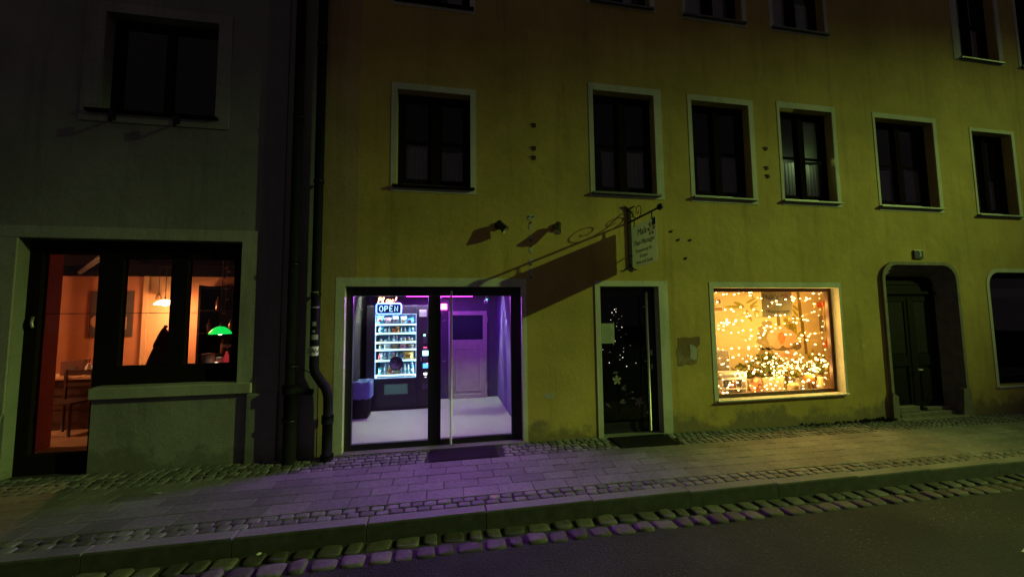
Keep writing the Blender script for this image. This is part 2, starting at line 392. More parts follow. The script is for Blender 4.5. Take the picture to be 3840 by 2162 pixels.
yb_ = thing('yellow_building', 'yellow plastered house with white window bands, glass shop doors and an arched door', 'house', (4,0,0))
gb_ = thing('grey_building', 'grey plastered house beside the drainpipes with a lit cafe door and window', 'house', (-5,0,0))

# upper windows of the yellow house: opening (x0,x1,z0,z1) and the outer edge of its pale band
UP = [ # opening, band
 ((-.645,.34,3.445,4.775), (-.72,.415,3.355,4.86)),
 ((2.155,3.15,3.485,5.045), (2.085,3.27,3.41,5.145)),
 ((3.79,4.825,3.495,5.04), (3.725,4.91,3.405,5.13)),
 ((5.41,6.45,3.51,5.07), (5.36,6.52,3.425,5.165)),
 ((7.35,8.64,3.50,5.065), (7.305,8.72,3.41,5.15)),
 ((9.545,10.535,3.43,4.995), (9.50,10.61,3.365,5.055)),
 ((-.655,.34,6.06,7.4), (-.72,.415,5.98,7.5)),
 ((2.2,3.15,6.46,8.0), (2.10,3.23,6.41,8.1)),
 ((3.765,4.81,6.455,8.0), (3.715,4.885,6.38,8.1)),
 ((5.406,6.446,6.465,8.0), (5.33,6.50,6.395,8.1)),
 ((9.485,10.45,6.405,8.0), (9.32,10.55,6.35,8.1)),
 ((11.02,12.0,6.40,8.0), (10.95,12.08,6.34,8.1)),
]
SHOP = (-1.262,1.035,-.05,2.09); MDOOR = (2.18,3.105,-.1,2.10); DISP = (4.02,6.33,.385,2.085); ARCH = (7.195,8.845,-.2,2.53); AWIN = (9.6,11.6,.36,2.37)
RV = .20
holes = [(*u[0],0,RV) for u in UP] + [(*SHOP,0,.3),(*MDOOR,0,.3),(*DISP,0,.14),(*ARCH,.30,.05),(*AWIN,.24,.2)]
wall(-1.545, 15., -.4, 9.6, holes, .2).build('wall', M['yellow'], yb_)
# slightly browner strip of render along the drainpipe corner, a coat of paint standing 3 mm proud
MB().prism([(-1.543,-.3),(-1.368,-.3),(-1.368,2.198),(-1.115,2.198),(-1.115,9.5),(-1.543,9.5)],-.003,.1).build('corner_strip', M['ochre'], yb_)
sh = MB()                                        # the body behind the facade: floors and walls that keep the inside dark
sh.box(-1.5,14.9,.55,.6,2.75,9.5); sh.box(-1.5,14.9,.3,6.,9.5,9.55); sh.box(-1.5,14.9,.2,.6,2.68,2.75)
sh.box(-1.5,14.9,6,6.05,-.4,9.55); sh.box(14.9,14.95,.1,6,-.4,9.55); sh.box(-1.56,-1.5,.41,6,-.4,9.55)
sh.box(2.0,3.35,1.6,1.65,-.3,2.68); sh.box(2.0,2.03,.31,1.6,-.3,2.68); sh.box(3.35,3.38,.31,1.6,-.3,2.68)
sh.box(9.4,11.8,1.2,1.25,-.3,2.68); sh.box(9.4,9.43,.21,1.2,-.3,2.68); sh.box(11.8,11.83,.21,1.2,-.3,2.68); sh.box(9.4,11.8,.21,1.2,-.3,-.25); sh.box(2.03,3.35,.31,1.6,-.13,-.07)
sh.box(5.08,5.13,.241,.55,2.75,9.5); sh.box(6.90,6.95,.241,.55,2.75,9.5); sh.box(5.13,6.90,.241,.55,5.5,5.55)
sh.build('inner_shell', M['dark'], yb_)
rf = MB(); rf.add([(-1.6,-.45,9.45),(15,-.45,9.45),(15,3,12),(-1.6,3,12),(-1.6,6.4,9.45),(15,6.4,9.45)], [(0,1,2,3),(3,2,5,4)]); rf.box(-1.6,15,-.45,-.4,9.35,9.5)
rf.build('roof', plain('roof_tile', (.09,.045,.03), .8, var=.3), yb_)

def casement(parent, op, band, kind, mband=M['band']):
    x0,x1,z0,z1 = op; bx0,bx1,bz0,bz1 = band
    b = MB(); b.ring([(bx0,bz0),(bx1,bz0),(bx1,bz1),(bx0,bz1)], [(x0+.002,z0),(x1-.002,z0),(x1-.002,z1-.002),(x0+.002,z1-.002)], -.006, .012)
    w = b.build('window', mband, parent)
    f = MB(); y0, y1 = .13, .195; fw = .055
    f.rect_ring(x0,x1,z0,z1,fw,y0,y1,0,.075)
    xm = (x0+x1)/2; zt = z0+(z1-z0)*.50
    f.box(xm-.05,xm+.05,y0-.012,y1-.01,z0+.075,z1-fw); 
    for a, c in ((x0+fw,xm-.05),(xm+.05,x1-fw)):
        f.rect_ring(a,c,z0+.075,z1-fw,.045,y0+.012,y1-.012); f.box(a+.045,c-.045,y0+.018,y1-.02,zt-.02,zt+.02)
    f.build('frame', M['darkwood'], w, .004)
    MB().box(x0-.05,x1+.05,-.05,y0-.004,z0-.035,z0-.006).add([(x0,-.006,z0-.006),(x1,-.006,z0-.006),(x1,y0,z0+.02),(x0,y0,z0+.02)],[(0,1,2,3)]).build('sill', M['zinc'] if kind != 'A' else M['darkwood'], w, .003)
    MB().box(x0+.07,x1-.07,y0-.02,y0-.002,z0+.035,z0+.055).build('weather_bar', M['steel'] if kind in 'CDE' else M['zinc'], w)
    p = MB(); 
    for a, c in ((x0+fw+.04,xm-.09),(xm+.09,x1-fw-.04)): p.add([(a,y0+.03,z0+.11),(c,y0+.03,z0+.11),(c,y0+.03,z1-fw-.04),(a,y0+.03,z1-fw-.04)],[(0,1,2,3)])
    p.build('pane', M['darkglass'], w)
    # gathered lace across the lower half
    for a, c in ((x0+fw+.03,xm-.055),(xm+.055,x1-fw-.03)):
        cm = MB(); n = 40; vs = []; ph = R.uniform(0,6); wd_ = (c-a)*R.choice((1,.95,.8,.65)); left = R.random() < .6; dz = R.uniform(-.05,.03)
        a, c = (a, a+wd_) if left else (c-wd_, c)
        for i in range(n+1):
            t = i/n; x = a+(c-a)*t; y = .212+.012*math.sin(t*34+ph)+.007*math.sin(t*71+ph*2)
            sag = .02*math.sin(t*math.pi)
            vs += [(x,y,z0+.16+R.uniform(0,.012)),(x,y*.98+.005,zt-.03-sag+dz)]
        cm.add(vs, [(2*i,2*i+2,2*i+3,2*i+1) for i in range(n)], 0, True); cm.build('curtain', R.choice((M['lace'],M['lace'],M['lace2'])) if kind != 'D' else M['lace'], w)
    return w
kinds = ['A','B','C','D','E','E','A','B','C','D','E','E']
wins = [casement(yb_, u[0], u[1], k) for u, k in zip(UP, kinds)]
# window fourth from the left: a pale blind behind its upper right pane, brightened by a light added behind it
x0,x1,z0,z1 = UP[3][0]; xm = (x0+x1)/2
bl = MB(); bl.box(xm+.055,x1-.06,.238,.243,z0+(z1-z0)*.5,z1-.07)
bl.build('blind', M['blindcloth'], wins[3])
# shop door -------------------------------------------------------------
sb = MB(); sb.ring([(-1.37,-.05),(1.10,-.05),(1.10,2.20),(-1.37,2.20)], [(SHOP[0],-.05),(SHOP[1],-.05),(SHOP[1],SHOP[3]),(SHOP[0],SHOP[3])], -.006, .012)
sb.rect_ring(SHOP[0]-.001,SHOP[1]+.001,-.06,SHOP[3]+.001,.004,-.005,.086,0,.001); sd = sb.build('shop_door', M['band'], yb_)
f = MB(); ya, yc = .085, .15
f.box(-1.262,-1.176,ya,yc,.0,2.088); f.box(.894,1.035,ya,yc,.0,2.088); f.box(-1.176,.894,ya,yc,1.966,2.088); f.box(-.226,-.062,ya,yc,.0,1.966)
f.box(-1.176,-.226,ya,yc,.0,.083); f.box(-.062,.894,ya,yc,.0,.083)
f.build('frame', M['blackframe'], sd, .005)
ff = MB(); ff.box(-.146,-.141,ya-.006,ya-.001,.0,1.96); ff.build('seal', M['iron'], sd)
for a, c in ((-1.176,-.226),(-.062,.894)):
    MB().add([(a,.12,.083),(c,.12,.083),(c,.12,1.966),(a,.12,1.966)], [(0,1,2,3)]).build('pane', M['glass'], sd)
h = MB(); h.tube([(.072,.03,.03),(.078,.03,2.03)], .016, 12)
for z in (.3,1.0,1.75): h.tube([(.075,.03,z),(.075,.09,z)], .009, 8)
h.build('pull_bar', M['steel'], sd)
MB().box(-1.3,1.07,-.05,.3,-.035,.012).build('threshold', M['kerb'], sd, .004)
# massage door ------------------------------------------------------------
mb = MB(); mb.ring([(2.105,-.1),(3.25,-.1),(3.25,2.175),(2.105,2.175)], [(MDOOR[0],-.1),(MDOOR[1],-.1),(MDOOR[1],MDOOR[3]),(MDOOR[0],MDOOR[3])], -.012, .012)
mb.rect_ring(MDOOR[0]-.001,MDOOR[1]+.001,-.12,MDOOR[3]+.001,.004,-.011,.111,0,.001); md = mb.build('glass_door', M['band'], yb_)
f = MB(); f.rect_ring(2.18,3.105,-.04,2.098,.045,.11,.17,0,.06); f.box(2.95,3.06,.115,.165,.02,2.05); f.box(2.225,2.95,.12,.16,1.965,2.053); f.box(2.225,2.95,.12,.16,.02,.13)
f.build('frame', M['blackframe'], md, .004)
MB().add([(2.225,.14,.13),(2.95,.14,.13),(2.95,.14,1.965),(2.225,.14,1.965)], [(0,1,2,3)]).build('pane', M['tint'], md)
h = MB(); h.tube([(2.918,.03,.02),(2.92,.03,2.01)], .017, 12)
for z in (.25,1.0,1.8): h.tube([(2.919,.03,z),(2.919,.115,z)], .009, 8)
h.build('pull_bar', M['steel'], md)
MB().box(3.0,3.035,.10,.112,1.08,1.16).build('lock_plate', M['steel'], md, .002); MB().box(3.005,3.03,.10,.112,.88,.95).build('key_plate', M['steel'], md, .002)
MB().box(2.15,3.14,-.03,.3,-.10,-.015).build('threshold', M['kerb'], md, .004)
def flower(mb, cx, cz, r, y, a0=0., mi=0, mc=1):
    for k in range(5):
        a = a0+2*math.pi*k/5; c_, s_ = math.cos(a), math.sin(a)
        pts = []
        for t, w_ in ((0.1,.05),(.45,.3),(.8,.32),(1.,.08)):
            pts.append((cx+r*(t*c_-w_*s_), cz+r*(t*s_+w_*c_)))
        for t, w_ in ((1.,-.08),(.8,-.2),(.45,-.22),(.1,-.05)): pts.append((cx+r*(t*c_-w_*s_), cz+r*(t*s_+w_*c_)))
        mb.prism(pts, y-.001-.0004*k, y, mi)
    mb.prism([(cx+r*.16*math.cos(q*1.05), cz+r*.16*math.sin(q*1.05)) for q in range(6)], y-.006, y-.004, mc)
petal = plain('white_decal', (.26,.26,.22), .6); pistil = plain('pink_decal', (.6,.22,.15), .6); leafd = plain('grey_decal', (.08,.09,.075), .6, var=.4, scale=60)
for cx, cz, r, a in ((2.47,.735,.07,.3),(2.81,.40,.07,1.)):
    fm = MB(); flower(fm, cx, cz, r, .137, a); fm.build('flower_decal', [petal, pistil], md)
for k in range(22):                       # stones, twigs and leaves stuck on the lower glass
    px, pz = R.choice([(2.50,.84),(2.40,.78),(2.6,.62),(2.66,.55),(2.70,.47),(2.45,.36),(2.36,.38),(2.62,.68),(2.85,.47),(2.55,.42)]); px += R.uniform(-.05,.05); pz += R.uniform(-.03,.03)
    bm_ = MB(); w_, h_, a = R.uniform(.02,.05), R.uniform(.006,.014), R.uniform(-.4,.6)
    bm_.prism([(px+w_*math.cos(q)*math.cos(a)-h_*math.sin(q)*math.sin(a), pz+w_*math.cos(q)*math.sin(a)+h_*math.sin(q)*math.cos(a)) for q in [i*math.pi/4 for i in range(8)]], .1375, .1385-.0002*(k%4))
    bm_.build('stone_decal', leafd, md)
pp = MB(); pp.box(2.25,2.45,.131,.134,1.27,1.56,0)
for i in range(9): pp.box(2.27,2.27+R.uniform(.09,.16),.129,.1312,1.30+.026*i,1.309+.026*i,1)
tag(pp.build('door_notice', [plain('notice_paper', (.34,.36,.28), .8), plain('grey_print',(.25,.27,.2),.8)]), 'pale paper notice taped inside the dark glass of the massage door', 'notice')
# display window ------------------------------------------------------------
dm = MB(); dm.ring([(3.95,.35),(6.37,.35),(6.37,2.165),(3.95,2.165)], [(DISP[0],DISP[2]),(DISP[1],DISP[2]),(DISP[1],DISP[3]),(DISP[0],DISP[3])], -.006, .012)
dm.rect_ring(DISP[0]-.001,DISP[1]+.001,DISP[2]-.001,DISP[3]+.001,.004,-.005,.131); dw = dm.build('display_window', M['band'], yb_)
MB().rect_ring(4.02,6.33,.385,2.085,.062,.13,.19).build('frame', M['brownframe'], dw, .004)
MB().add([(4.08,.155,.445),(6.27,.155,.445),(6.27,.155,2.025),(4.08,.155,2.025)], [(0,1,2,3)]).build('pane', M['glass'], dw)
MB().box(3.99,6.36,-.045,.125,.372,.392).build('sill', M['band'], dw, .003)
# arched door ------------------------------------------------------------
am = MB()
def ARC(x0, x1, z1, r): return rrect(x0, x1, -.2, z1, r, 8, True)
o1 = ARC(7.195,8.845,2.53,.30)
lay = [(o1,.05),(o1,-.035),(ARC(7.25,8.79,2.475,.27),-.035),(ARC(7.275,8.765,2.45,.25),.012),(ARC(7.295,8.745,2.43,.24),.012),(ARC(7.34,8.70,2.385,.22),.07),(ARC(7.355,8.685,2.37,.21),.065),(ARC(7.42,8.62,2.30,.18),.18),(ARC(7.42,8.62,2.30,.18),.26)]
for (pa, ya_), (pb, yb2) in zip(lay, lay[1:]):
    n = len(pa); am.add([(x,ya_,z) for x,z in pa]+[(x,yb2,z) for x,z in pb], [(i,(i+1)%n,(i+1)%n+n,i+n) for i in range(n) if i != n-1])
am.prism([(8.64,-.2),(8.86,-.2),(8.86,.30),(8.835,.36),(8.70,.36)], -.05, .12)
am.prism([(7.18,-.2),(7.30,-.2),(7.30,.30),(7.20,.36),(7.18,.30)], -.05, .04)
ad_ = am.build('arched_door', M['sandstone'], yb_)
D0 = .17
f = MB(); f.box(7.42,8.62,D0+.01,D0+.07,1.93,2.0); f.box(7.42,8.62,D0-.02,D0+.07,1.985,2.03); f.box(7.975,8.065,D0,D0+.07,.0,1.93); f.box(7.42,7.46,D0+.01,D0+.07,.0,1.93); f.box(8.58,8.62,D0+.01,D0+.07,.0,1.93); f.box(7.42,8.62,D0+.02,D0+.07,2.03,2.32); f.box(7.42,8.62,D0+.012,D0+.03,2.15,2.18)
f.build('frame', M['oldwood'], ad_, .006)
for a, c in ((7.46,7.975),(8.065,8.58)):
    l = MB(); l.box(a,c,D0+.025,D0+.06,.0,1.93)
    l.rect_ring(a,c,.0,1.93,.07,D0+.008,D0+.026); l.box(a+.07,c-.07,D0+.008,D0+.026,.74,.94)
    l.box(a+.11,c-.11,D0+.014,D0+.026,.14,.68)
    lf = l.build('door_leaf', M['oldwood'], ad_, .005)
    MB().box(a+.075,c-.075,D0+.018,D0+.0245,.96,1.86).build('upper_panel', M['olddoor_pane'], lf)
MB().tube([(8.09,D0,.68),(8.09,D0-.06,.68),(8.0,D0-.065,.68)], .011, 8).build('handle', M['steel'], ad_)
st = MB(); st.box(7.44,8.60,.03,.25,-.2,-.01); st.box(7.46,7.90,.06,D0,-.01,.09); st.box(8.1,8.58,.09,D0,-.01,.05); st.box(7.3,8.72,-.09,.03,-.25,-.07)
st.build('step', M['sandstone'], ad_, .012)
wd = MB()
for k in range(230):       # moss and weeds in the joint along the wall
    x = 5.35+1.85*R.random()**.8; y = -R.random()**2*.09-.004; a = R.uniform(0,6.28); l = R.uniform(.015,.06)*(1.5 if x > 6.5 else 1); z = gz(x)-.005
    d = Vector((math.cos(a)*.6, -abs(math.sin(a))*.5, 1)).normalized()*l; w_ = Vector((math.sin(a), math.cos(a), 0))*l*.22
    b0 = Vector((x,y,z)); wd.add([b0-w_*.4, b0+w_*.4, b0+d*.6+w_, b0+d, b0+d*.6-w_], [(0,1,2,3,4)])
tag(wd.build('weeds', plain('dark_moss', (.03,.042,.015), .9, var=.5)), 'dark moss and small weeds along the foot of the yellow wall', kind='stuff')
# arched shop window at the right edge ----------------------------------------
wm_ = MB(); wm_.ring(rrect(9.535,11.66,.30,2.435,.28,8,True), rrect(AWIN[0],AWIN[1],AWIN[2],AWIN[3],.24,8,True), -.006, .012)
aw = wm_.build('arched_window', M['band'], yb_)
f = MB(); f.box(9.6,11.6,.14,.2,.36,.46); f.box(9.6,9.67,.14,.2,.46,2.36); f.box(11.53,11.6,.14,.2,.46,2.36); f.box(9.67,11.53,.14,.2,2.28,2.36); f.build('frame', M['darkwood'], aw, .004)
MB().box(9.67,11.53,.20,.24,1.93,2.10).build('blind_box', plain('grey_blind_box', (.16,.16,.16), .6), aw, .004)
MB().box(9.67,11.53,.25,.30,.46,.62).build('inner_sill', plain('grey_inner_sill', (.10,.10,.11), .6), aw, .004)
MB().add([(9.67,.17,.46),(11.53,.17,.46),(11.53,.17,2.28),(9.67,.17,2.28)], [(0,1,2,3)]).build('pane', M['darkglass'], aw)
MB().box(9.55,11.66,-.03,.13,.33,.352).build('sill', M['band'], aw, .004)
# marks left on the yellow wall -----------------------------------------------
def blob(mb, cx, cz, rx, rz, y0, y1, n=11, mi=0, jit=.3):
    mb.prism([(cx+rx*R.uniform(1-jit,1)*math.cos(2*math.pi*i/n), cz+rz*R.uniform(1-jit,1)*math.sin(2*math.pi*i/n)) for i in range(n)], y0, y1, mi)
for cx, cz, rx, rz in ((1.183,3.07,.06,.055),(1.18,2.93,.032,.05),(1.178,2.78,.03,.06),(1.176,2.60,.026,.05),(1.174,2.45,.04,.05),(1.172,2.30,.033,.075),(1.15,2.19,.05,.03)):
    p = MB(); blob(p, cx, cz, rx, rz, -.004, .002); p.build('plaster_patch', M['patch'], yb_)
for cx, cz in ((1.155,3.075),(1.21,3.075),(1.18,2.99),(1.18,2.74),(1.185,2.66),(1.175,2.40),(1.165,2.215)):
    p = MB(); blob(p, cx, cz, .017, .014, -.009, -.002); p.build('dowel_hole', M['rust'], yb_)
for cx, cz in ((1.245,4.43),(1.24,4.09),(1.237,3.95),(5.105,4.355),(5.10,4.035),(5.112,3.90)):
    p = MB(); p.box(cx-.035,cx+.03,-.014,.0,cz-.010,cz+.010); blob(p, cx+.01, cz-.03, .03, .02, -.012, .0); p.build('anchor_stub', M['rust'], yb_)
for cx, cz in ((3.362,2.935),(3.474,2.81),(3.672,2.81),(3.583,2.53)):
    p = MB(); p.tube([(cx,.0,cz),(cx+.004,-.014,cz+.003)], .014, 8); blob(p, cx-.02, cz-.012, .035, .018, -.003, .001); p.build('bolt_stub', M['rust'], yb_)
p = MB(); p.prism([(3.385,1.33),(3.47,1.345),(3.60,1.335),(3.70,1.35),(3.755,1.34),(3.745,1.22),(3.70,1.2),(3.71,1.05),(3.68,.955),(3.60,.93),(3.50,.945),(3.44,.92),(3.37,.925),(3.375,1.05),(3.35,1.13),(3.39,1.22)], -.003, .001)
tp = p.build('torn_poster', M['torn'], yb_)
p = MB(); p.prism([(3.57,1.24),(3.64,1.22),(3.70,1.17),(3.69,1.02),(3.63,1.0),(3.57,1.04),(3.585,1.12)], -.006, -.0035); p.build('paper_scrap', M['patch'], tp)
p = MB(); blob(p, 1.408,.59,.09,.04,-.003,.001); p.build('plaster_patch', M['patch'], yb_)

# ------------------------------------------------------------------ grey house
CAF = (-4.70,-2.45,.94,2.63); CDOOR = (-4.70,-3.91,-.1,.94)
LW = (-4.02,-2.81,4.17,5.40); CW2 = (-8.0,-6.35,.7,2.6)
gh = [(*CAF,0,.16,[(-3.91,.94),(-2.45,.94),(-2.45,2.63),(-4.70,2.63),(-4.70,-.1),(-3.91,-.1)]),(*CDOOR,0,.16,None),(*LW,0,.2),(*CW2,0,.16)]
g = wall(-10., -1.555, -.4, 9.2, gh, .2)
g.build('wall', M['grey'], gb_)
MB().box(-2.24,-1.99,-.02,.1,-.3,9.1).build('pilaster', M['grey_dark'], gb_, .01)
MB().box(-2.33,-1.99,-.045,.1,-.3,.80).build('plinth', M['grey_dark'], gb_, .012)
sh = MB(); sh.box(-10,-1.56,.6,.65,3.0,9.2); sh.box(-10,-1.56,.2,6,9.2,9.25); sh.box(-10,-1.56,.2,.65,2.93,3.0); sh.box(-10,-1.62,6,6.05,-.4,9.2); sh.box(-10.05,-10,.2,6,-.4,9.2); sh.box(-1.62,-1.57,.41,6,-.4,9.2)
sh.build('inner_shell', M['dark'], gb_)
rf = MB(); rf.add([(-10.2,-.45,9.0),(-1.65,-.45,9.0),(-1.65,3,11.6),(-10.2,3,11.6),(-10.2,6.4,9.),(-1.65,6.4,9.)], [(0,1,2,3),(3,2,5,4)]); rf.build('roof', bpy.data.materials['roof_tile'], gb_)
# dark upper window
w = MB(); w.ring([(-4.22,4.03),(-2.66,4.03),(-2.66,5.52),(-4.22,5.52)], [(LW[0]+.002,LW[2]),(LW[1]-.002,LW[2]),(LW[1]-.002,LW[3]-.002),(LW[0]+.002,LW[3]-.002)], -.012, .01)
lw = w.build('window', plaster('dull_grey_band', (.31,.31,.26), (.2,.2,.16), .6), gb_)
f = MB(); f.rect_ring(LW[0],LW[1],LW[2],LW[3],.06,.12,.19); f.box(-3.45,-3.38,.11,.18,4.23,5.34); f.build('frame', M['darkwood'], lw, .004)
MB().add([(-3.96,.15,4.23),(-2.87,.15,4.23),(-2.87,.15,5.34),(-3.96,.15,5.34)], [(0,1,2,3)]).build('pane', M['tint'], lw)
MB().box(-4.14,-2.77,-.06,.118,4.135,4.166).build('sill', M['darkwood'], lw, .003)
for cx in (-3.85,-3.20):
    hk = MB(); hk.tube([(cx-.03,-.01,4.12),(cx-.02,-.03,4.05),(cx+.01,-.10,4.0),(cx+.05,-.15,3.985),(cx+.08,-.17,4.02),(cx+.085,-.17,4.09)], .014, 8); hk.box(cx-.05,cx,-.03,.0,4.06,4.125); hk.box(cx+.055,cx+.11,-.19,-.155,3.99,4.08)
    hk.build('flower_box_hook', M['iron'], lw)
# cafe front
cm = MB(); cm.ring([(-4.88,2.63),(-2.28,2.63),(-2.28,2.76),(-4.88,2.76)], [(-4.87,2.64),(-2.29,2.64),(-2.29,2.75),(-4.87,2.75)], -.012, .01)
cm = MB(); cm.box(-4.95,-2.28,-.012,.02,2.631,2.765); cm.box(-2.449,-2.28,-.012,.02,.81,2.63)
cf = cm.build('cafe_front', M['pale'], gb_)
MB().prism([(-3.91,.81),(-2.28,.81),(-2.28,.93),(-3.91,.93)], -.05, .02).build('sill', M['pale'], cf, .006)
jm = MB(); jm.prism([(-4.95,2.63),(-4.702,2.63),(-4.702,.7),(-4.73,.62),(-4.73,.10),(-4.80,-.1),(-4.95,-.1)], -.012, .02); jm.build('jamb', M['pale'], cf, .01)
f = MB(); ya, yc = .12, .2
f.box(-4.70,-4.575,ya,yc,-.05,2.62); f.box(-4.575,-2.455,ya,yc,2.47,2.62); f.box(-4.575,-4.02,ya,yc,-.06,.20); f.box(-4.02,-3.775,ya,yc,.94,2.47); f.box(-4.02,-3.915,ya,yc,-.05,.94)
f.box(-3.275,-3.095,ya,yc,.94,2.47); f.box(-2.59,-2.455,ya,yc,.94,2.47); f.box(-3.775,-3.275,ya,yc,.94,1.155); f.box(-3.095,-2.59,ya,yc,.94,1.155); f.box(-3.775,-2.59,ya,yc,2.43,2.47)
f.build('frame', M['darkwood'], cf, .005)
MB().box(-4.575,-4.02,.17,.195,.20,2.47).build('door_rebate', M['darkwood'], cf) if False else None
for a, c, z0, z1 in ((-4.575,-4.02,.20,2.47),(-3.775,-3.275,1.155,2.43),(-3.095,-2.59,1.155,2.43)):
    MB().add([(a,.165,z0),(c,.165,z0),(c,.165,z1),(a,.165,z1)], [(0,1,2,3)]).build('pane', M['glass'], cf)
MB().tube([(-4.60,.10,1.62),(-4.60,.085,1.68),(-4.60,.10,1.74)], .013, 8).build('door_knob', M['steel'], cf)
w2 = MB(); w2.rect_ring(CW2[0],CW2[1],CW2[2],CW2[3],.08,.1,.16); w2o = w2.build('side_window', M['darkwood'], gb_, .004)
MB().add([(-7.92,.13,.78),(-6.43,.13,.78),(-6.43,.13,2.52),(-7.92,.13,2.52)], [(0,1,2,3)]).build('pane', M['glass'], w2o)

# ------------------------------------------------------------------ drainpipes
dp = thing('drainpipe', 'left one of the two dark drainpipes, running straight down to the pavement', 'drainpipe', (-1.85,-.1,0))
p = MB(); p.tube([(-1.83,-.1,9.2),(-1.83,-.1,.86)], .055, 16); p.build('pipe', M['pipe'], dp)
p = MB(); p.tube([(-1.822,-.1,.86),(-1.815,-.1,-.02)], .072, 16); p.tube([(-1.826,-.1,.80),(-1.826,-.1,.90)], .085, 16); p.tube([(-1.745,-.1,.82),(-1.575,-.1,.80)], .038, 12); p.build('standpipe', M['pipe'], dp)
for z in (.49,1.125,2.35,4.2,6.2):
    p = MB(); p.tube([(-1.826,-.1,z-.02),(-1.826,-.1,z+.02)], .078 if z < .8 else .064, 16); p.box(-1.84,-1.82,-.04,.0,z-.012,z+.012); p.build('bracket', M['iron'], dp)
for cz, w_, h_ in ((1.55,.028,.03),(1.69,.02,.045),(1.25,.022,.05),(1.62,.012,.012)):
    p = MB(); n = 5; vs = []
    for i in range(n+1):
        a = math.radians(205-20+i*w_*900/ n); vs += [(-1.83+.0565*math.cos(a), -.1+.0565*math.sin(a), cz-h_+R.uniform(-.01,.01)), (-1.83+.0565*math.cos(a), -.1+.0565*math.sin(a), cz+h_+R.uniform(-.01,.01))]
    p.add(vs, [(2*i,2*i+2,2*i+3,2*i+1) for i in range(n)], 0, True); p.build('sticker', M['paper'], dp)
d2 = thing('drainpipe', 'right one of the two drainpipes, bending outward above a wider foot', 'drainpipe', (-1.5,-.1,0))
p = MB(); p.tube([(-1.57,-.1,9.4),(-1.57,-.1,1.10),(-1.555,-.105,1.03),(-1.49,-.11,.93),(-1.43,-.115,.85),(-1.40,-.12,.76),(-1.395,-.12,.66),(-1.395,-.12,.45)], .053, 16); p.build('pipe', M['pipe'], d2)
p = MB(); p.tube([(-1.395,-.12,.52),(-1.395,-.12,.43)], .068, 16); p.tube([(-1.395,-.12,.46),(-1.395,-.12,.05)], .058, 16); p.tube([(-1.395,-.12,.06),(-1.395,-.12,-.02)], .075, 16); p.build('standpipe', M['pipe'], d2)
for z in (1.98,3.4,5.2):
    p = MB(); p.tube([(-1.57,-.1,z-.018),(-1.57,-.1,z+.018)], .062, 16); p.box(-1.58,-1.56,-.04,.0,z-.012,z+.012); p.build('bracket', M['iron'], d2)
p = MB(); p.tube([(-1.78,-.11,1.12),(-1.65,-.13,1.06),(-1.57,-.15,1.03)], .006, 6); p.build('tie_wire', M['iron'], d2)
zav = MB()
def wrap(mb, cz, a0, a1, h_, mi=0, n=8, c=(-1.57,-.1), r=.0545):
    vs = []
    for i in range(n+1):
        a = math.radians(a0+(a1-a0)*i/n); vs += [(c[0]+r*math.cos(a), c[1]+r*math.sin(a), cz-h_), (c[0]+r*math.cos(a), c[1]+r*math.sin(a), cz+h_)]
    mb.add(vs, [(2*i,2*i+2,2*i+3,2*i+1) for i in range(n)], mi, True)
wrap(zav, 1.293, 195, 345, .055)
zo = zav.build('sticker', M['paper'], d2)
tx = MB(); text(tx, 'ZAV', .075, (-1.57,-.1565,1.293), (1,0,0), (0,0,1)); tx.build('lettering', M['ink'], zo)
for cz, a0, a1, h_ in ((1.82,200,340,.008),(1.99,230,320,.02),(1.46,240,330,.03),(1.62,250,300,.025),(1.53,255,290,.012)):
    p = MB(); wrap(p, cz, a0, a1, h_); p.build('sticker', plain('grimy_sticker', (.30,.30,.32), .7, var=.4, scale=80) if cz == 1.82 else bpy.data.materials['grimy_sticker'], d2)

# ------------------------------------------------------------------ hanging sign
plexi = bpy.data.materials.new('milky_acrylic'); plexi.use_nodes = True; nt = plexi.node_tree; nt.nodes.clear()
_o = N(nt,'ShaderNodeOutputMaterial'); _d = N(nt,'ShaderNodeBsdfDiffuse'); _d.inputs['Color'].default_value = (.6,.6,.56,1); _t = N(nt,'ShaderNodeBsdfTranslucent'); _t.inputs['Color'].default_value = (.62,.62,.58,1); _m = N(nt,'ShaderNodeMixShader'); _m.inputs[0].default_value = .55
nt.links.new(_d.outputs[0],_m.inputs[1]); nt.links.new(_t.outputs[0],_m.inputs[2]); nt.links.new(_m.outputs[0],_o.inputs['Surface'])
hs = thing('hanging_sign', 'white massage sign board hanging from a wrought iron bracket on the yellow wall', 'sign', (2.67,0,3.04))
p = MB(); p.box(2.645,2.695,-.022,-.001,2.36,3.26)
for s_ in (-1,1):
    for zz, up in ((3.255,1),(2.365,-1)):
        p.tube([(2.67,-.012,zz-.05*up),(2.67+s_*.03,-.014,zz+.0*up),(2.67+s_*.075,-.018,zz+.028*up),(2.67+s_*.10,-.02,zz+.018*up)], [.014,.014,.010,.005], 6)
p.build('wall_plate', M['iron'], hs)
p = MB(); p.tube([(2.67,-.01,3.042),(2.67,-.79,3.042)], .014, 10)
def spiral(mb, c, r0, r1, a0, a1, rad=.006, n=22):
    mb.tube([(2.67, c[0]-(r0+(r1-r0)*i/n)*math.cos(a0+(a1-a0)*i/n), c[1]+(r0+(r1-r0)*i/n)*math.sin(a0+(a1-a0)*i/n)) for i in range(n+1)], rad, 6)
spiral(p, (-.27,3.145), .10, .02, -1.4, 6.2); spiral(p, (-.10,3.13), .075, .02, 4.6, -2.5); p.tube([(2.67,-.012,3.22),(2.67,-.06,3.2),(2.67,-.14,3.09),(2.67,-.22,3.046)], .008, 6)
p.tube([(2.67,-.012,2.55),(2.67,-.09,2.53)], .010, 6)
p.build('bar', M['iron'], hs)
p = MB(); p.ball((2.67,-.812,3.042), .042, 14); p.build('ball_finial', M['iron'], hs)
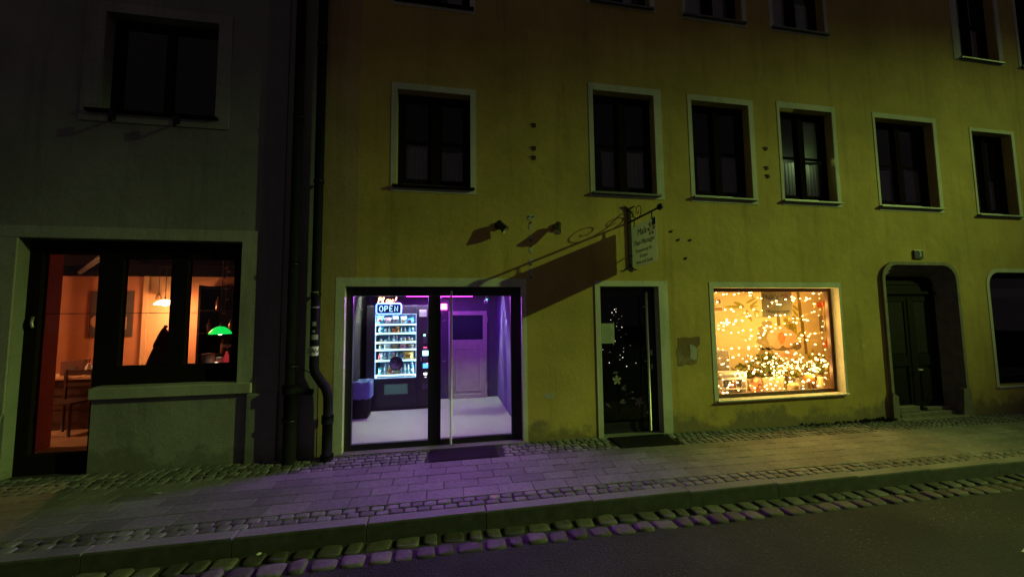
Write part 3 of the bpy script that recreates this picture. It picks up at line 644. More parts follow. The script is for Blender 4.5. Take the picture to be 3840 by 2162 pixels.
for y in (-.155,-.615):
    p = MB(); p.tube([(2.67,y,3.03),(2.67,y,2.93)], .009, 6); p.tube([(2.67,y-.012,2.955),(2.67,y+.012,2.955)], .012, 6); p.build('hanger', M['iron'], hs)
p = MB(); p.box(2.664,2.676,-.708,-.085,2.362,2.948)
bd = p.build('board', plexi, hs)
tx = MB(); rt, up = (0,-1,0), (0,0,1); X_ = 2.6625
text(tx, 'Mala', .135, (X_,-.36,2.83), rt, up, shear=.2); text(tx, 'Thai-Massage', .098, (X_,-.395,2.685), rt, up, shear=.25)
text(tx, 'Entspannung für', .066, (X_,-.395,2.575), rt, up); text(tx, 'Körper', .07, (X_,-.395,2.495), rt, up); text(tx, 'Geist und Seele', .07, (X_,-.395,2.415), rt, up)
tx.build('lettering', plain('sign_dark_print', (.03,.035,.03), .6), bd)
p = MB()
for k in range(6):
    a = k*1.05; p.add([(2.6632,-.60+.018*math.cos(a),2.80+.018*math.sin(a)),(2.6632-.0002*k,-.60+.075*math.cos(a-.35),2.82+.085*math.sin(a-.35)),(2.6632-.0002*k,-.60+.095*math.cos(a),2.82+.10*math.sin(a)),(2.6632-.0002*k,-.60+.075*math.cos(a+.35),2.82+.085*math.sin(a+.35))], [(0,1,2,3)])
p.build('orchid_print', plain('orchid_print_red', (.22,.03,.05), .5, var=.4, scale=40), bd)
p = MB(); p.box(2.6625,2.6638,-.704,-.63,2.85,2.944); p.build('corner_print', M['ink'], bd)

# ------------------------------------------------------------------ wall spotlights
def spotlight(mx, mz, tip, label, rad):
    t = thing('wall_spotlight', label, 'spotlight', (mx,0,mz), 'spotlights over the shop door')
    p = MB(); p.tube([(mx,-.002,mz),(mx,-.03,mz)], .055, 16); p.build('wall_base', M['iron'], t)
    a = Vector((mx,-.085,mz+.01)); p = MB(); p.tube([(mx,-.03,mz),(mx,-.06,mz+.012),a], .014, 8); p.ball(a, .03, 10); p.build('arm', M['iron'], t)
    d = (Vector(tip)-a).normalized(); b = a+d*.135
    p = MB(); p.tube([a-d*.03, a-d*.025, a+d*.04, b], [.02,.042,.046,.058], 16); p.build('head', M['black'], t)
    p = MB(); p.tube([b-d*.004, b+d*.004], rad, 16); p.build('lens', M['steel'], t)
spotlight(.72, 2.935, (.84,-.15,2.79), 'left black spotlight over the shop door, its head turned right', .05)
spotlight(1.555, 2.94, (1.50,-.17,2.80), 'right black spotlight over the shop door, its head pointing at the street', .05)

# house number, mats ------------------------------------------------------------
p = MB(); p.box(7.935,8.13,-.022,-.001,2.585,2.735); hn = tag(p.build('house_number', plain('number_enamel', (.035,.04,.045), .35, var=.2), None, .004), 'small dark enamel plate with house number above the arched door', 'house number')
tx = MB(); text(tx, '3', .12, (8.06,-.0235,2.665), (1,0,0), (0,0,1)); tx.build('digit', M['paper'], hn)
for m, lab in zip(mats_at, ('dark doormat before the purple lit shop door', 'dark doormat before the unlit massage door')):
    p = MB(); zt = gz((m[0]+m[1])/2); p.box(m[0],m[1],m[2],m[3],zt-.04,zt+.006)
    for k in range(int((m[1]-m[0])/.03)): p.box(m[0]+.012+k*.03,m[0]+.030+k*.03,m[2]+.015,m[3]-.015,zt+.004,zt+.011)
    tag(p.build('doormat', M['mat'], None, .0), lab, 'doormat', 'doormats on the pavement')

# ------------------------------------------------------------------ vending room
vr = room(yb_, -1.92, 1.075, .16, 2.83, .015, 2.45, M['shopwall'], M['shopfloor'], M['shopdark'], 'shop_room')
MB().box(-1.92,1.075,2.80,2.825,.015,2.45).build('back_wall', M['shopdark'], vr)
MB().box(-1.915,1.07,.152,.2,2.0,2.45).box(-1.915,-1.29,.152,.2,.015,2.0).box(1.05,1.07,.152,.2,.015,2.0).build('front_wall', M['shopdark'], vr)
idr = MB(); idr.box(.05,.86,2.755,2.80,.015,1.79)
ido = MB(); ido.rect_ring(.06,.855,.015,1.79,.085,2.735,2.80); ido.box(.145,.77,2.735,2.80,1.09,1.20); ido.box(.145,.77,2.75,2.80,.10,1.09); ido.rect_ring(.20,.715,.15,1.04,.03,2.738,2.75)
idd = ido.build('inner_door', M['olddoorpaint'], vr, .006)
MB().box(.145,.77,2.765,2.785,1.20,1.705).build('pane', plain('dark_door_pane', (.03,.03,.06), .15), idd)
for z in (.2,1.55): MB().box(.845,.87,2.72,2.738,z,z+.12).build('hinge', M['steel'], idd, .003)
MB().box(.08,.11,2.70,2.735,.95,.97).build('handle', M['steel'], idd, .003)
# LED strip along the head of the glass
violet = emis('violet_led', (.34,.08,1.0), 52.); violet2 = emis('violet_fill_panel', (.50,.08,1.0), 600.)
pinkl = emis('magenta_led', (1.0,.03,.75), 20.)
ls = thing('led_strip', 'magenta and violet LED strip high above the front of the vending machine', 'LED strip', (-.05,1.98,2.1))
MB().box(-.85,.75,1.955,2.005,2.085,2.10).build('profile', M['steel'], ls)
MB().box(-.84,.74,1.958,2.002,2.073,2.085).build('diffuser', violet, ls)
MB().box(-.70,.50,1.950,1.954,2.055,2.085).build('pink_edge', pinkl, ls)
l2 = thing('led_strip', 'violet LED panel added just inside the shop door to colour the pavement', 'LED strip', (0,.5,2.05))
MB().box(-.80,.50,.505,.525,1.995,2.06).build('profile', M['steel'], l2)
MB().box(-.79,.49,.496,.505,2.0,2.055).build('diffuser', violet2, l2)  # panel added to spill violet onto the pavement
MB().box(-.52,.36,.494,.524,1.981,1.995).build('pink_edge', pinkl, l2)
for x in (-.6,.3): MB().tube([(x,.51,2.06),(x,.51,2.45)], .004, 6).build('hanger', M['steel'], l2)
for x in (-.7,.6): MB().tube([(x,1.98,2.10),(x,1.98,2.45)], .004, 6).build('hanger', M['steel'], ls)
l3 = thing('fill_batten', 'unseen white batten added below the ceiling to light the shop floor', 'LED batten', (-.2,2.0,2.3))  # added out of view to brighten the floor
MB().box(-1.3,1.0,1.94,2.05,2.21,2.25).box(-1.3,1.0,2.044,2.05,2.075,2.21).box(-1.3,1.0,1.94,1.946,2.128,2.21).build('profile', M['black'], l3)  # lips added to keep this light off the street and the back
MB().box(-1.29,.62,1.975,2.02,2.20,2.21).build('diffuser', emis('white_fill_batten', (.83,1.,.74), 275.), l3)
for x in (-1.1,.8): MB().tube([(x,2.0,2.25),(x,2.0,2.45)], .006, 6).build('hanger', M['steel'], l3)
# the vending machine
vm = thing('vending_machine', 'tall black snack vending machine with a brightly lit glass front in the purple shop', 'vending machine', (-.8,2.1,.02))
wx0,wx1,wz0,wz1 = -1.251,-.525,.588,1.745; yf = 2.05
c = MB(); c.box(-1.40,wx0,yf,2.72,.10,1.90); c.box(wx1,-.22,yf,2.72,.10,1.90); c.box(wx0,wx1,yf,2.72,wz1,1.90); c.box(wx0,wx1,yf,2.72,.10,wz0)
c.box(-1.40,-.22,2.72,2.78,.10,1.90); c.box(-1.37,-.25,yf+.04,2.74,.015,.10)
c.build('cabinet', M['machine'], vm, .006)
MB().box(wx0,wx1,2.62,2.66,wz0,wz1).build('back_panel', M['machine_in'], vm)
MB().rect_ring(wx0,wx1,wz0,wz1,.012,yf-.012,yf+.03).build('window_frame', emis('bright_trim', (.3,.6,1.), .7), vm)
railm = emis('lit_price_rail', (.42,.82,1.), 2.6); led_in = emis('white_led', (.55,.88,1.), 170.)
rails = (1.548,1.387,1.224,1.091,.897,.634)
for z in rails:
    s_ = MB(); s_.box(wx0+.012,wx1-.012,yf+.05,2.60,z-.006,z+.002); so = s_.build('shelf', M['white'], vm)
    MB().box(wx0+.012,wx1-.012,yf+.035,yf+.05,z-.014,z+.012).build('price_rail', railm, so)
for x in (wx0+.004, wx1-.016):
    MB().box(x+.001 if x < -1 else x+.006,x+.005 if x < -1 else x+.010,yf+.012,yf+.034,wz0+.02,wz1-.02).build('led_tube', led_in, vm)
MB().box(wx0+.03,wx1-.03,yf+.012,yf+.034,wz1-.007,wz1-.002).build('led_tube', led_in, vm)
MB().add([(wx0,yf-.004,wz0),(wx1,yf-.004,wz0),(wx1,yf-.004,wz1),(wx0,yf-.004,wz1)], [(0,1,2,3)]).build('glass', M['glass'], vm)
c = MB(); c.rect_ring(-1.085,-.665,.297,.49,.014,yf-.012,yf-.001); fl = c.build('delivery_flap', plain('flap_frame', (.14,.2,.18), .5), vm)
MB().box(-1.07,-.68,yf-.006,yf-.002,.312,.475).build('flap_panel', emis('glowing_flap', (.10,.30,.22), .2, base=(.15,.25,.2)), fl)
ctl = [('price_card',(-.475,-.345,1.685,1.815),M['paper']),('coin_slot_lamp',(-.398,-.362,1.338,1.362),emis('green_lamp',(.3,1.,.6),6)),('coin_slot',(-.40,-.35,1.20,1.32),plain('slot_grey',(.12,.12,.18),.4)),
       ('red_display',(-.392,-.338,1.112,1.130),emis('red_lamp',(1.,.03,.12),5)),('screen',(-.412,-.306,.975,1.063),emis('cyan_screen',(.25,.85,1.),4.5)),('card_reader',(-.40,-.32,.88,.94),plain('reader_grey',(.16,.15,.24),.5)),
       ('coin_return_lamp',(-.388,-.334,.628,.660),emis('white_lamp',(1.,1.,.95),6)),('small_lamp',(-.370,-.346,.580,.592),emis('white_lamp_dim',(.9,.9,1.),4)),('lock_plate',(-.45,-.43,.88,.95),M['steel'])]
for nm, (a,b_,c0,c1), m in ctl: MB().box(a,b_,yf-.012,yf-.001,c0,c1).build(nm, m, vm, .003)
k = MB(); 
for i in range(4): k.box(-.405,-.312,yf-.012,yf-.001,.752+.022*i,.764+.022*i,0)
k.box(-.335,-.315,yf-.0135,yf-.0125,.83,.842,1)
k.build('keypad', [emis('blue_keys',(.05,.35,1.),4), emis('red_key',(1.,.1,.15),5)], vm)
c = MB(); c.rect_ring(-.415,-.318,.375,.466,.008,yf-.010,yf-.001); c.box(-.407,-.326,yf-.003,yf-.001,.383,.458); c.build('coin_return', plain('return_grey',(.12,.10,.18),.4), vm)
# round crown-cap board on the glass
p = MB(); p.prism([(-.876+.126*(1+(.0 if i%2 else -.05))*math.cos(2*math.pi*i/44), .853+.126*(1+(.0 if i%2 else -.05))*math.sin(2*math.pi*i/44)) for i in range(44)], yf-.035, yf-.012)
p.tube([(-.876,yf-.035,.853),(-.876,yf-.037,.853)], .095, 32)
tag(p.build('bottle_cap_sign', plain('dark_violet_cap', (.05,.02,.09), .4, var=.15)), 'round dark violet sign with a scalloped rim on the vending machine glass', 'sign')
# goods on the shelves: each its own thing
ORD = ['first','second','third','fourth','fifth','sixth','seventh','eighth','ninth','tenth','eleventh']
SH = ['top','second','third','fourth','fifth','bottom']
cols = dict(cyan=(.18,.55,.75), white=(.8,.8,.8), blue=(.08,.25,.6), pink=(.7,.3,.4), orange=(.8,.3,.06), red=(.65,.06,.07), gold=(.75,.45,.10), green=(.15,.5,.35), grey=(.3,.34,.42), brown=(.35,.2,.13), pale=(.6,.7,.75))
pm = {k: plain('pack_'+k, v, .35, var=.55, scale=38) for k, v in cols.items()}
capm = pm['white']
def goods_bag(x, y, z, w, h, m, label):
    p = MB(); nx, nz = 6, 8; front = []; back = []
    for j in range(nz+1):
        t = j/nz
        for i in range(nx+1):
            s_ = i/nx; bul = (math.sin(math.pi*s_)**.6)*(math.sin(math.pi*min(1,max(0,(t*1.06-.03))))**.6)*.05
            xx = x+(s_-.5)*w*(1-.06*math.sin(math.pi*t)); zz = z+t*h
            front.append((xx, y-bul+R.uniform(-.003,.003), zz)); back.append((xx, y+bul*.6, zz))
    q = []
    for j in range(nz):
        for i in range(nx): a = j*(nx+1)+i; q.append((a,a+1,a+nx+2,a+nx+1))
    p.add(front, q, 0, True); p.add(back, [f[::-1] for f in q], 0, True)
    p.box(x-w/2,x+w/2,y-.003,y+.003,z+h-.004,z+h+.008); p.box(x-w*.25,x+w*.2,y-.056,y-.05,z+h*.35,z+h*.62,1)
    return tag(p.build('snack_bag', [m, R.choice([pm['white'],pm['red'],pm['blue'],pm['orange']])]), label, 'snack bag')
def goods_bottle(x, y, z, r, h, m, label):
    p = MB(); p.lathe((x,y,z), [(r*.85,0),(r,.008),(r,h*.58),(r*.9,h*.66),(r*.42,h*.84),(r*.40,h*.93)], 12, 0)
    p.lathe((x,y,z), [(r*1.03,h*.22),(r*1.03,h*.50)], 12, 1); p.lathe((x,y,z+h*.9), [(r*.48,0),(r*.48,h*.1)], 10, 2)
    return tag(p.build('drink_bottle', [m, R.choice([pm['white'],pm['cyan'],pm['red'],pm['pale']]), capm]), label, 'bottle')
def goods_can(x, y, z, r, h, m, label):
    p = MB(); p.lathe((x,y,z), [(r*.8,0),(r,.012),(r,h-.016),(r*.82,h)], 14, 0); p.lathe((x,y,z), [(r*1.01,h*.35),(r*1.01,h*.62)], 14, 1)
    return tag(p.build('drink_can', [m, R.choice([pm['white'],pm['blue'],pm['gold']])]), label, 'can')
ROWS = [
 [('g',165,.13,.155,'cyan'),('g',270,.13,.115,'pink'),('g',375,.115,.15,'grey'),('g',483,.105,.135,'white'),('g',580,.115,.11,'blue')],
 [('b',135,.026,.12,'pale'),('g',190,.07,.11,'cyan'),('c',240,.025,.09,'white'),('b',290,.022,.115,'white'),('g',350,.065,.075,'orange'),('g',402,.065,.11,'orange'),('b',452,.017,.10,'white'),('b',505,.021,.10,'white'),('b',562,.027,.11,'cyan'),('c',607,.028,.095,'pale')],
 [('c',190,.026,.05,'grey'),('c',243,.025,.05,'white'),('b',288,.022,.11,'pale'),('b',352,.019,.115,'pale'),('b',392,.019,.12,'pink'),('c',452,.024,.07,'white'),('c',500,.026,.08,'white'),('c',557,.027,.09,'pink'),('c',600,.021,.075,'pale')],
 [('b',172,.026,.10,'gold'),('g',265,.12,.09,'white'),('g',370,.12,.095,'brown'),('g',480,.115,.10,'pink'),('g',585,.115,.09,'brown')],
 [('b',140,.022,.13,'red'),('b',195,.026,.135,'white'),('b',240,.025,.13,'grey'),('b',300,.023,.14,'cyan'),('c',343,.026,.135,'pink'),('b',400,.025,.135,'white'),('c',455,.028,.12,'grey'),('g',552,.185,.14,'gold')],
 [('c',140,.025,.125,'cyan'),('c',192,.026,.135,'green'),('b',245,.028,.20,'pale'),('b',300,.028,.17,'gold'),('c',352,.026,.12,'red'),('c',402,.026,.12,'brown'),('b',455,.024,.165,'pink'),('b',505,.027,.18,'white'),('b',552,.024,.175,'white'),('b',605,.03,.21,'blue')],
]
for r_, row in enumerate(ROWS):
    for i, (k, px, w, h, cn) in enumerate(row):
        y = yf+.105; x = (-1.251+(px-100)*.001296)*(y+5)/(yf+5); z = rails[r_]+.004
        x = min(max(x, wx0+.07), wx1-.06)
        nm = {'g':'snack bag','b':'bottle','c':'can'}[k]
        lab = '%s %s, %s item from the left on the %s shelf of the vending machine' % (cn, nm, ORD[i], SH[r_])
        fn = {'g':goods_bag,'b':goods_bottle,'c':goods_can}[k]
        o = fn(x, y, z, w, h, pm[cn], lab); o['group'] = 'goods in the vending machine'
# neon sign in the window
ns = thing('neon_sign', 'glowing neon open sign hanging inside the left shop door pane', 'neon sign', (-.76,.3,1.9))
bluen = emis('blue_neon', (.07,.15,1.), 8.); orn = emis('orange_neon', (1.,.42,.12), 8.); whn = emis('pale_blue_neon', (.35,.7,1.), 2.); backm = plain('dark_acrylic', (.01,.01,.03), .3)
Yn = .30
p = MB(); p.prism(rrect(-.925,-.605,1.735,1.872,.028), Yn+.012, Yn+.018); p.build('backing', backm, ns)
p = MB(); p.tube([(x,Yn,z) for x, z in rrect(-.928,-.60,1.732,1.875,.03)], .0095, 8, 0, True); p.build('border_tube', bluen, ns)
def strokes(mb, sts, x0, z0, w, h, r, y, shear=0.):
    for s_ in sts: mb.tube([(x0+(u+shear*v)*w, y, z0+v*h) for u, v in s_], r, 6)
def arc(cx, cy, rx, ry, a0, a1, n=10): return [(cx+rx*math.cos(math.radians(a0+(a1-a0)*i/n)), cy+ry*math.sin(math.radians(a0+(a1-a0)*i/n))) for i in range(n+1)]
OPEN = [[arc(.5,.5,.42,.5,0,360,16)], [[(.15,0),(.15,1)], [(.15,1),(.5,1)]+arc(.5,.74,.34,.26,90,-90,8)+[(.15,.48)]], [[(.85,1),(.15,1),(.15,0),(.85,0)],[(.15,.5),(.7,.5)]], [[(.12,0),(.12,1),(.85,0),(.85,1)]]]
p = MB()
for i, l in enumerate(OPEN): strokes(p, l, -.892+.066*i, 1.768, .054, .072, .0055, Yn)
p.build('open_letters', whn, ns)
SCR = [[[(.1,-.05),(.25,.95)], [(.02,.8),(.25,1.0)]+arc(.42,.75,.33,.25,90,-80,8)+[(.2,.42)]], [[(.1,.0),(.15,.3),(.4,1.05),(.25,1.1),(.12,.5),(.2,.0),(.4,.1)]], [arc(.4,.3,.3,.3,60,400,12)+[(.72,.6),(.7,.1),(.85,.0)]], [[(.1,.6),(.15,.15),(.4,.1),(.7,.6)],[(.7,.6),(.6,-.3),(.3,-.45),(.2,-.2)]], [[(.3,.35),(.5,1.15)],[(.22,.0),(.24,.06)]]]
p = MB()
for i, l in enumerate(SCR): strokes(p, l, -.912+.052*i, 1.892, .056, .064, .0055, Yn, .2)
p.build('script_letters', orn, ns)
for x in (-.86,-.66):
    p = MB(); p.tube([(x,Yn+.01,1.99),(x,Yn+.01,1.87)], .0015, 5); p.build('hanging_wire', M['steel'], ns)
# magenta number sign at the back
pn = thing('number_sign', 'small square magenta glowing sign on the back wall beside the shop inner door', 'sign', (-.035,2.79,1.88))
MB().box(-.102,.032,2.775,2.797,1.825,1.945).build('housing', emis('magenta_sign_glow', (1.,.06,.5), 11.), pn, .006)
tx = MB(); text(tx, '32', .105, (-.035,2.773,1.885), (1,0,0), (0,0,1), thick=.003); tx.build('digits', emis('magenta_digit', (1.,.5,.85), 18), pn)
for nm, z, x0, x1 in (('wall_pipe',1.597,-.06,.0),('wall_pipe',.774,-.055,.005)):
    MB().tube([(x0,2.79,z),(x1,2.79,z)], .01, 8).build(nm, M['steel'], vr)
for cx, cz, lab in ((.775,1.97,'small round security camera high at the right end of the vending room'), (-1.56,1.95,'small round security camera high at the left end of the vending room')):
    t = thing('security_camera', lab, 'camera', (cx,2.2,2.45), 'security cameras in the vending room')
    p = MB(); p.tube([(cx,2.2,2.45),(cx,2.2,cz+.04)], .008, 8); p.tube([(cx,2.2,2.45),(cx,2.2,2.43)], .04, 12); p.build('stem', M['white'], t)
    p = MB(); p.ball((cx,2.2,cz), .04, 14); p.build('dome', M['white'], t)
    p = MB(); p.tube([(cx-.01,2.165,cz-.01),(cx-.012,2.157,cz-.012)], .018, 12); p.build('lens', M['black'], t)
    p = MB(); p.box(cx+.005,cx+.04,2.17,2.19,cz+.035,cz+.05); p.build('status_lamp', emis('green_status', (.05,1.,.35), 2.5), t)
# bin with a bag
tb = thing('litter_bin', 'dark litter bin lined with a pale blue bag left of the vending machine', 'bin', (-1.42,1.72,.02))
p = MB(); p.prism([(-1.55,.02),(-1.27,.02),(-1.25,.58),(-1.57,.58)], 1.60, 1.86); p.build('body', M['black'], tb, .01)
p = MB(); n = 14; per = [(-1.585+.35*i/n,1.585) for i in range(n)]+[(-1.235,1.585+.30*i/n) for i in range(n)]+[(-1.235-.35*i/n,1.885) for i in range(n)]+[(-1.585,1.885-.30*i/n) for i in range(n)]
vs = []; L_ = len(per)
for lv, (z, o_) in enumerate(((.335,.0),(.42,.006),(.52,.004),(.615,.0),(.62,-.02),(.55,-.03))):
    for i, (x, y) in enumerate(per):
        cx, cy = -1.41, 1.735; k_ = 1+o_*2+R.uniform(-.012,.012)
        vs.append((cx+(x-cx)*k_, cy+(y-cy)*k_, z+R.uniform(-.012,.012)))
p.add(vs, [(l*L_+i, l*L_+(i+1)%L_, (l+1)*L_+(i+1)%L_, (l+1)*L_+i) for l in range(5) for i in range(L_)], 0, True)
p.build('bag', plain('pale_blue_bag', (.36,.58,.92), .35, var=.15, scale=14), tb)

# ------------------------------------------------------------------ display window and its contents
niche_w = plain('niche_paint', (.66,.52,.28), .8, var=.06)
nr = room(yb_, 3.85, 7.55, .2, 1.08, .36, 2.2, niche_w, plain('niche_shelf', (.6,.5,.33), .6), niche_w, 'display_niche')
MB().box(3.85,4.015,.195,.22,.36,2.2).box(6.335,7.55,.195,.22,.36,2.2).box(4.015,6.335,.195,.22,2.09,2.2).build('front_wall', niche_w, nr)
YB = 1.06
bn = thing('orchid_banner', 'cream banner printed with orchid, stacked stones and bamboo behind the fairy lights', 'banner', (6.2,YB,1.3))
p = MB(); p.box(4.3,7.2,YB-.004,YB+.004,.42,2.18); p.build('cloth', plain('banner_cloth', (.76,.62,.34), .8, var=.05, scale=3), bn)
def XZ(px, py, y=YB):   # a point of the banner read off the photograph's window: metres on the wall behind the glass
    return (4.831+(px-200)*(2.535/1140), 2.093-(py-240)*(1.838/1010))
gm = plain('print_green', (.33,.30,.03), .8, var=.25); gm2 = plain('print_olive', (.20,.16,.03), .8, var=.3); stm = plain('print_stone', (.34,.27,.12), .8, var=.25, scale=9); sm2 = plain('print_dark_stone', (.20,.14,.07), .8, var=.3); om = plain('print_petal', (.80,.46,.27), .8, var=.12, scale=6); om2 = plain('print_petal_core', (.72,.26,.10), .8, var=.2, scale=9)
def leaf(mb, a, b, w, lay, mi=0):
    ax, az = XZ(*a); bx, bz = XZ(*b); dx, dz = bx-ax, bz-az; l = math.hypot(dx,dz); nx, nz = -dz/l, dx/l
    up = []; dn = []
    for t in (0,.2,.45,.7,.9,1):
        ww = w*math.sin(math.pi*min(1,t*.9+.1))**.8*(1 if t < 1 else 0)
        up.append((ax+dx*t+nx*ww, az+dz*t+nz*ww)); dn.append((ax+dx*t-nx*ww, az+dz*t-nz*ww))
    mb.prism(up+dn[::-1], YB-.005-.0006*lay, YB-.0042, mi)
p = MB()
lv = [((505,400),(310,398),.03),((500,395),(400,350),.035),((525,360),(620,310),.022),((560,395),(640,335),.022),((550,405),(660,465),.02),((560,260),(600,310),.018),((520,430),(570,555),.033),((560,400),(640,390),.015),((600,440),(605,510),.012),((985,390),(1050,450),.03),((975,430),(1040,520),.025),((1010,700),(1060,660),.02),((1000,740),(1030,690),.02)]
for i, (a, b, w) in enumerate(lv): leaf(p, a, b, w, i % 7)
p.build('leaf_print', [gm, gm2], bn)
p = MB()
for i, (px, y0, y1, w) in enumerate(((830,500,640,.035),(893,500,620,.03),(915,500,640,.02),(950,560,680,.05),(985,500,690,.04),(1045,240,330,.03),(1052,330,560,.035),(1068,560,720,.035),(1085,720,900,.03))):
    a = XZ(px, y0); b = XZ(px+6, y1); p.prism([(a[0]-w,a[1]),(a[0]+w,a[1]),(b[0]+w,b[1]),(b[0]-w,b[1])], YB-.0055-.0005*(i%4), YB-.0042, 1 if px > 1040 or i % 3 == 0 else 0)
    for q in (.33,.66): zz = a[1]+(b[1]-a[1])*q; p.prism([(a[0]-w*1.08,zz-.008),(a[0]+w*1.08,zz-.008),(a[0]+w*1.08,zz+.008),(a[0]-w*1.08,zz+.008)], YB-.0085, YB-.0042, 1)
p.build('bamboo_print', [gm, gm2], bn)
def ell(mb, c, rx, rz, lay, mi=0, n=22, rot=0., wob=.0):
    cx, cz = XZ(*c); pts = []
    for i in range(n):
        a = 2*math.pi*i/n; k_ = 1+wob*math.sin(5*a); x, z = rx*k_*math.cos(a), rz*k_*math.sin(a)
        pts.append((cx+x*math.cos(rot)-z*math.sin(rot), cz+x*math.sin(rot)+z*math.cos(rot)))
    mb.prism(pts, YB-.006-.0008*lay, YB-.0042, mi)
p = MB()
for i, (c, rx, rz, mi) in enumerate((((715,572),.12,.05,0),((695,625),.16,.055,0),((685,690),.17,.085,0),((680,755),.18,.07,0),((690,880),.17,.11,0),((860,830),.26,.05,1),((1000,815),.10,.075,1),((700,820),.2,.05,0))): ell(p, c, rx, rz, 1+i%3, mi)
p.build('stone_print', [stm, sm2], bn)
p = MB()
ell(p,(775,720),.16,.135,4,0,24,.2,.03); ell(p,(925,715),.16,.135,5,0,24,-.2,.03); ell(p,(845,660),.14,.13,3,0,24,0,.02); ell(p,(800,790),.11,.085,6,0); ell(p,(905,790),.1,.07,6,0); ell(p,(850,725),.085,.11,7,1); ell(p,(845,760),.05,.06,8,1); ell(p,(915,885),.10,.08,3,0); ell(p,(820,900),.12,.06,3,0)
p.build('orchid_print', [om, om2], bn)
# hanging shop poster
hp = thing('hanging_poster', 'dark olive massage poster hanging at the top of the lit display window', 'poster', (5.6,.45,2.05))
p = MB(); p.box(5.30,5.905,.448,.452,1.615,2.12); p.build('sheet', plain('olive_poster', (.12,.11,.05), .6, var=.25, scale=6), hp)
tx = MB(); text(tx, "Mala's", .13, (5.48,.447,1.95), (1,0,0), (0,0,1)); text(tx, 'Thaimassage', .098, (5.605,.447,1.71), (1,0,0), (0,0,1)); tx.build('lettering', plain('poster_ink', (.025,.024,.012), .7), hp)
p = MB(); flower(p, 5.80, 1.97, .09, .446, .4); p.build('flower_print', [plain('poster_flower', (.13,.07,.06), .7), plain('poster_flower_core', (.1,.03,.03), .7)], hp)
# cards and pictures on the back
redm = plain('red_card_paper', (.75,.09,.03), .6)
for (a, b_), lab in ((((1225,345),(1335,415)),'upper red card at the right side of the lit display window'),(((1265,760),(1360,840)),'lower red card at the right side of the lit display window')):
    q0 = XZ(*a); q1 = XZ(*b_); p = MB(); p.prism([(q0[0],q0[1]-.03),(q1[0],q0[1]+.02),(q1[0]+.01,q1[1]+.03),(q0[0]+.01,q1[1])], YB-.030, YB-.022); p.box((q0[0]+q1[0])/2-.003,(q0[0]+q1[0])/2+.003,YB-.027,YB-.003,q0[1]-.03,q0[1]-.02)
    tag(p.build('red_card', redm), lab, 'card', 'red cards in the display window')
def flatpic(name, a, b, label, cat, m, rim=None):
    q0 = XZ(*a); q1 = XZ(*b); t = thing(name, label, cat, (q0[0],YB-.02,q1[1]))
    MB().box(q0[0],q1[0],YB-.022,YB-.006,q1[1],q0[1]).build('picture', m, t)
    p = MB(); p.rect_ring(q0[0]-.015,q1[0]+.015,q1[1]-.015,q0[1]+.015,.016,YB-.026,YB-.005); p.build('frame', rim or M['white'], t)
flatpic('picture_frame', (1250,510),(1360,660), 'grey violet picture between the two red cards in the display window', 'picture', plain('violet_picture', (.24,.19,.20), .6, var=.3, scale=5), plain('violet_rim', (.28,.22,.2), .6))
flatpic('picture_frame', (236,322),(275,365), 'small dark photo card high at the left of the display window', 'picture', plain('photo_print', (.28,.15,.09), .6, var=.5, scale=20))
flatpic('picture_frame', (212,402),(288,438), 'small brown plaque below the photo card at the left of the display window', 'picture', plain('brown_plaque', (.40,.22,.06), .6, var=.2))
t = thing('photo_board', 'grey photo board standing at the lower left of the display window', 'board', (4.62,.7,.42))
p = MB(); p.prism([(4.56,.42),(4.89,.42),(4.89,1.04),(4.56,1.04)], .78, .79); p.build('panel', plain('grey_photo', (.22,.18,.13), .35, var=.45, scale=4), t); p = MB(); p.rect_ring(4.55,4.90,.36,1.05,.012,.775,.795); p.build('frame', M['white'], t)
# things on the sill of the window, in metres (x, y)
ZS = .362
t = thing('white_shelf_unit', 'small white shelf unit at the left on the display window sill', 'shelf', (4.66,.5,ZS))
p = MB(); p.box(4.44,4.90,.42,.62,.69,.72); p.box(4.44,4.90,.42,.62,.60,.63); p.box(4.44,4.90,.42,.62,.44,.46); p.box(4.44,4.46,.421,.619,ZS,.69); p.box(4.88,4.90,.421,.619,ZS,.69); p.box(4.44,4.90,.61,.62,ZS,.69); p.build('carcass', M['white'], t, .004)
p = MB(); p.box(4.68,4.70,.425,.61,.46,.60); p.build('divider', M['white'], t)
for x0_, x1_, m in ((4.60,4.70,plain('red_brown_picture',(.25,.08,.05),.6,var=.4,scale=30)),(4.80,4.88,plain('grey_small_picture',(.2,.18,.17),.6,var=.4,scale=30))):
    p = MB(); p.box(x0_,x1_-.004,.425,.43,.465,.585); tag(p.build('postcard', m), ('reddish' if x0_ < 4.7 else 'grey')+' postcard standing in the white shelf unit', 'postcard', 'postcards in the shelf unit')
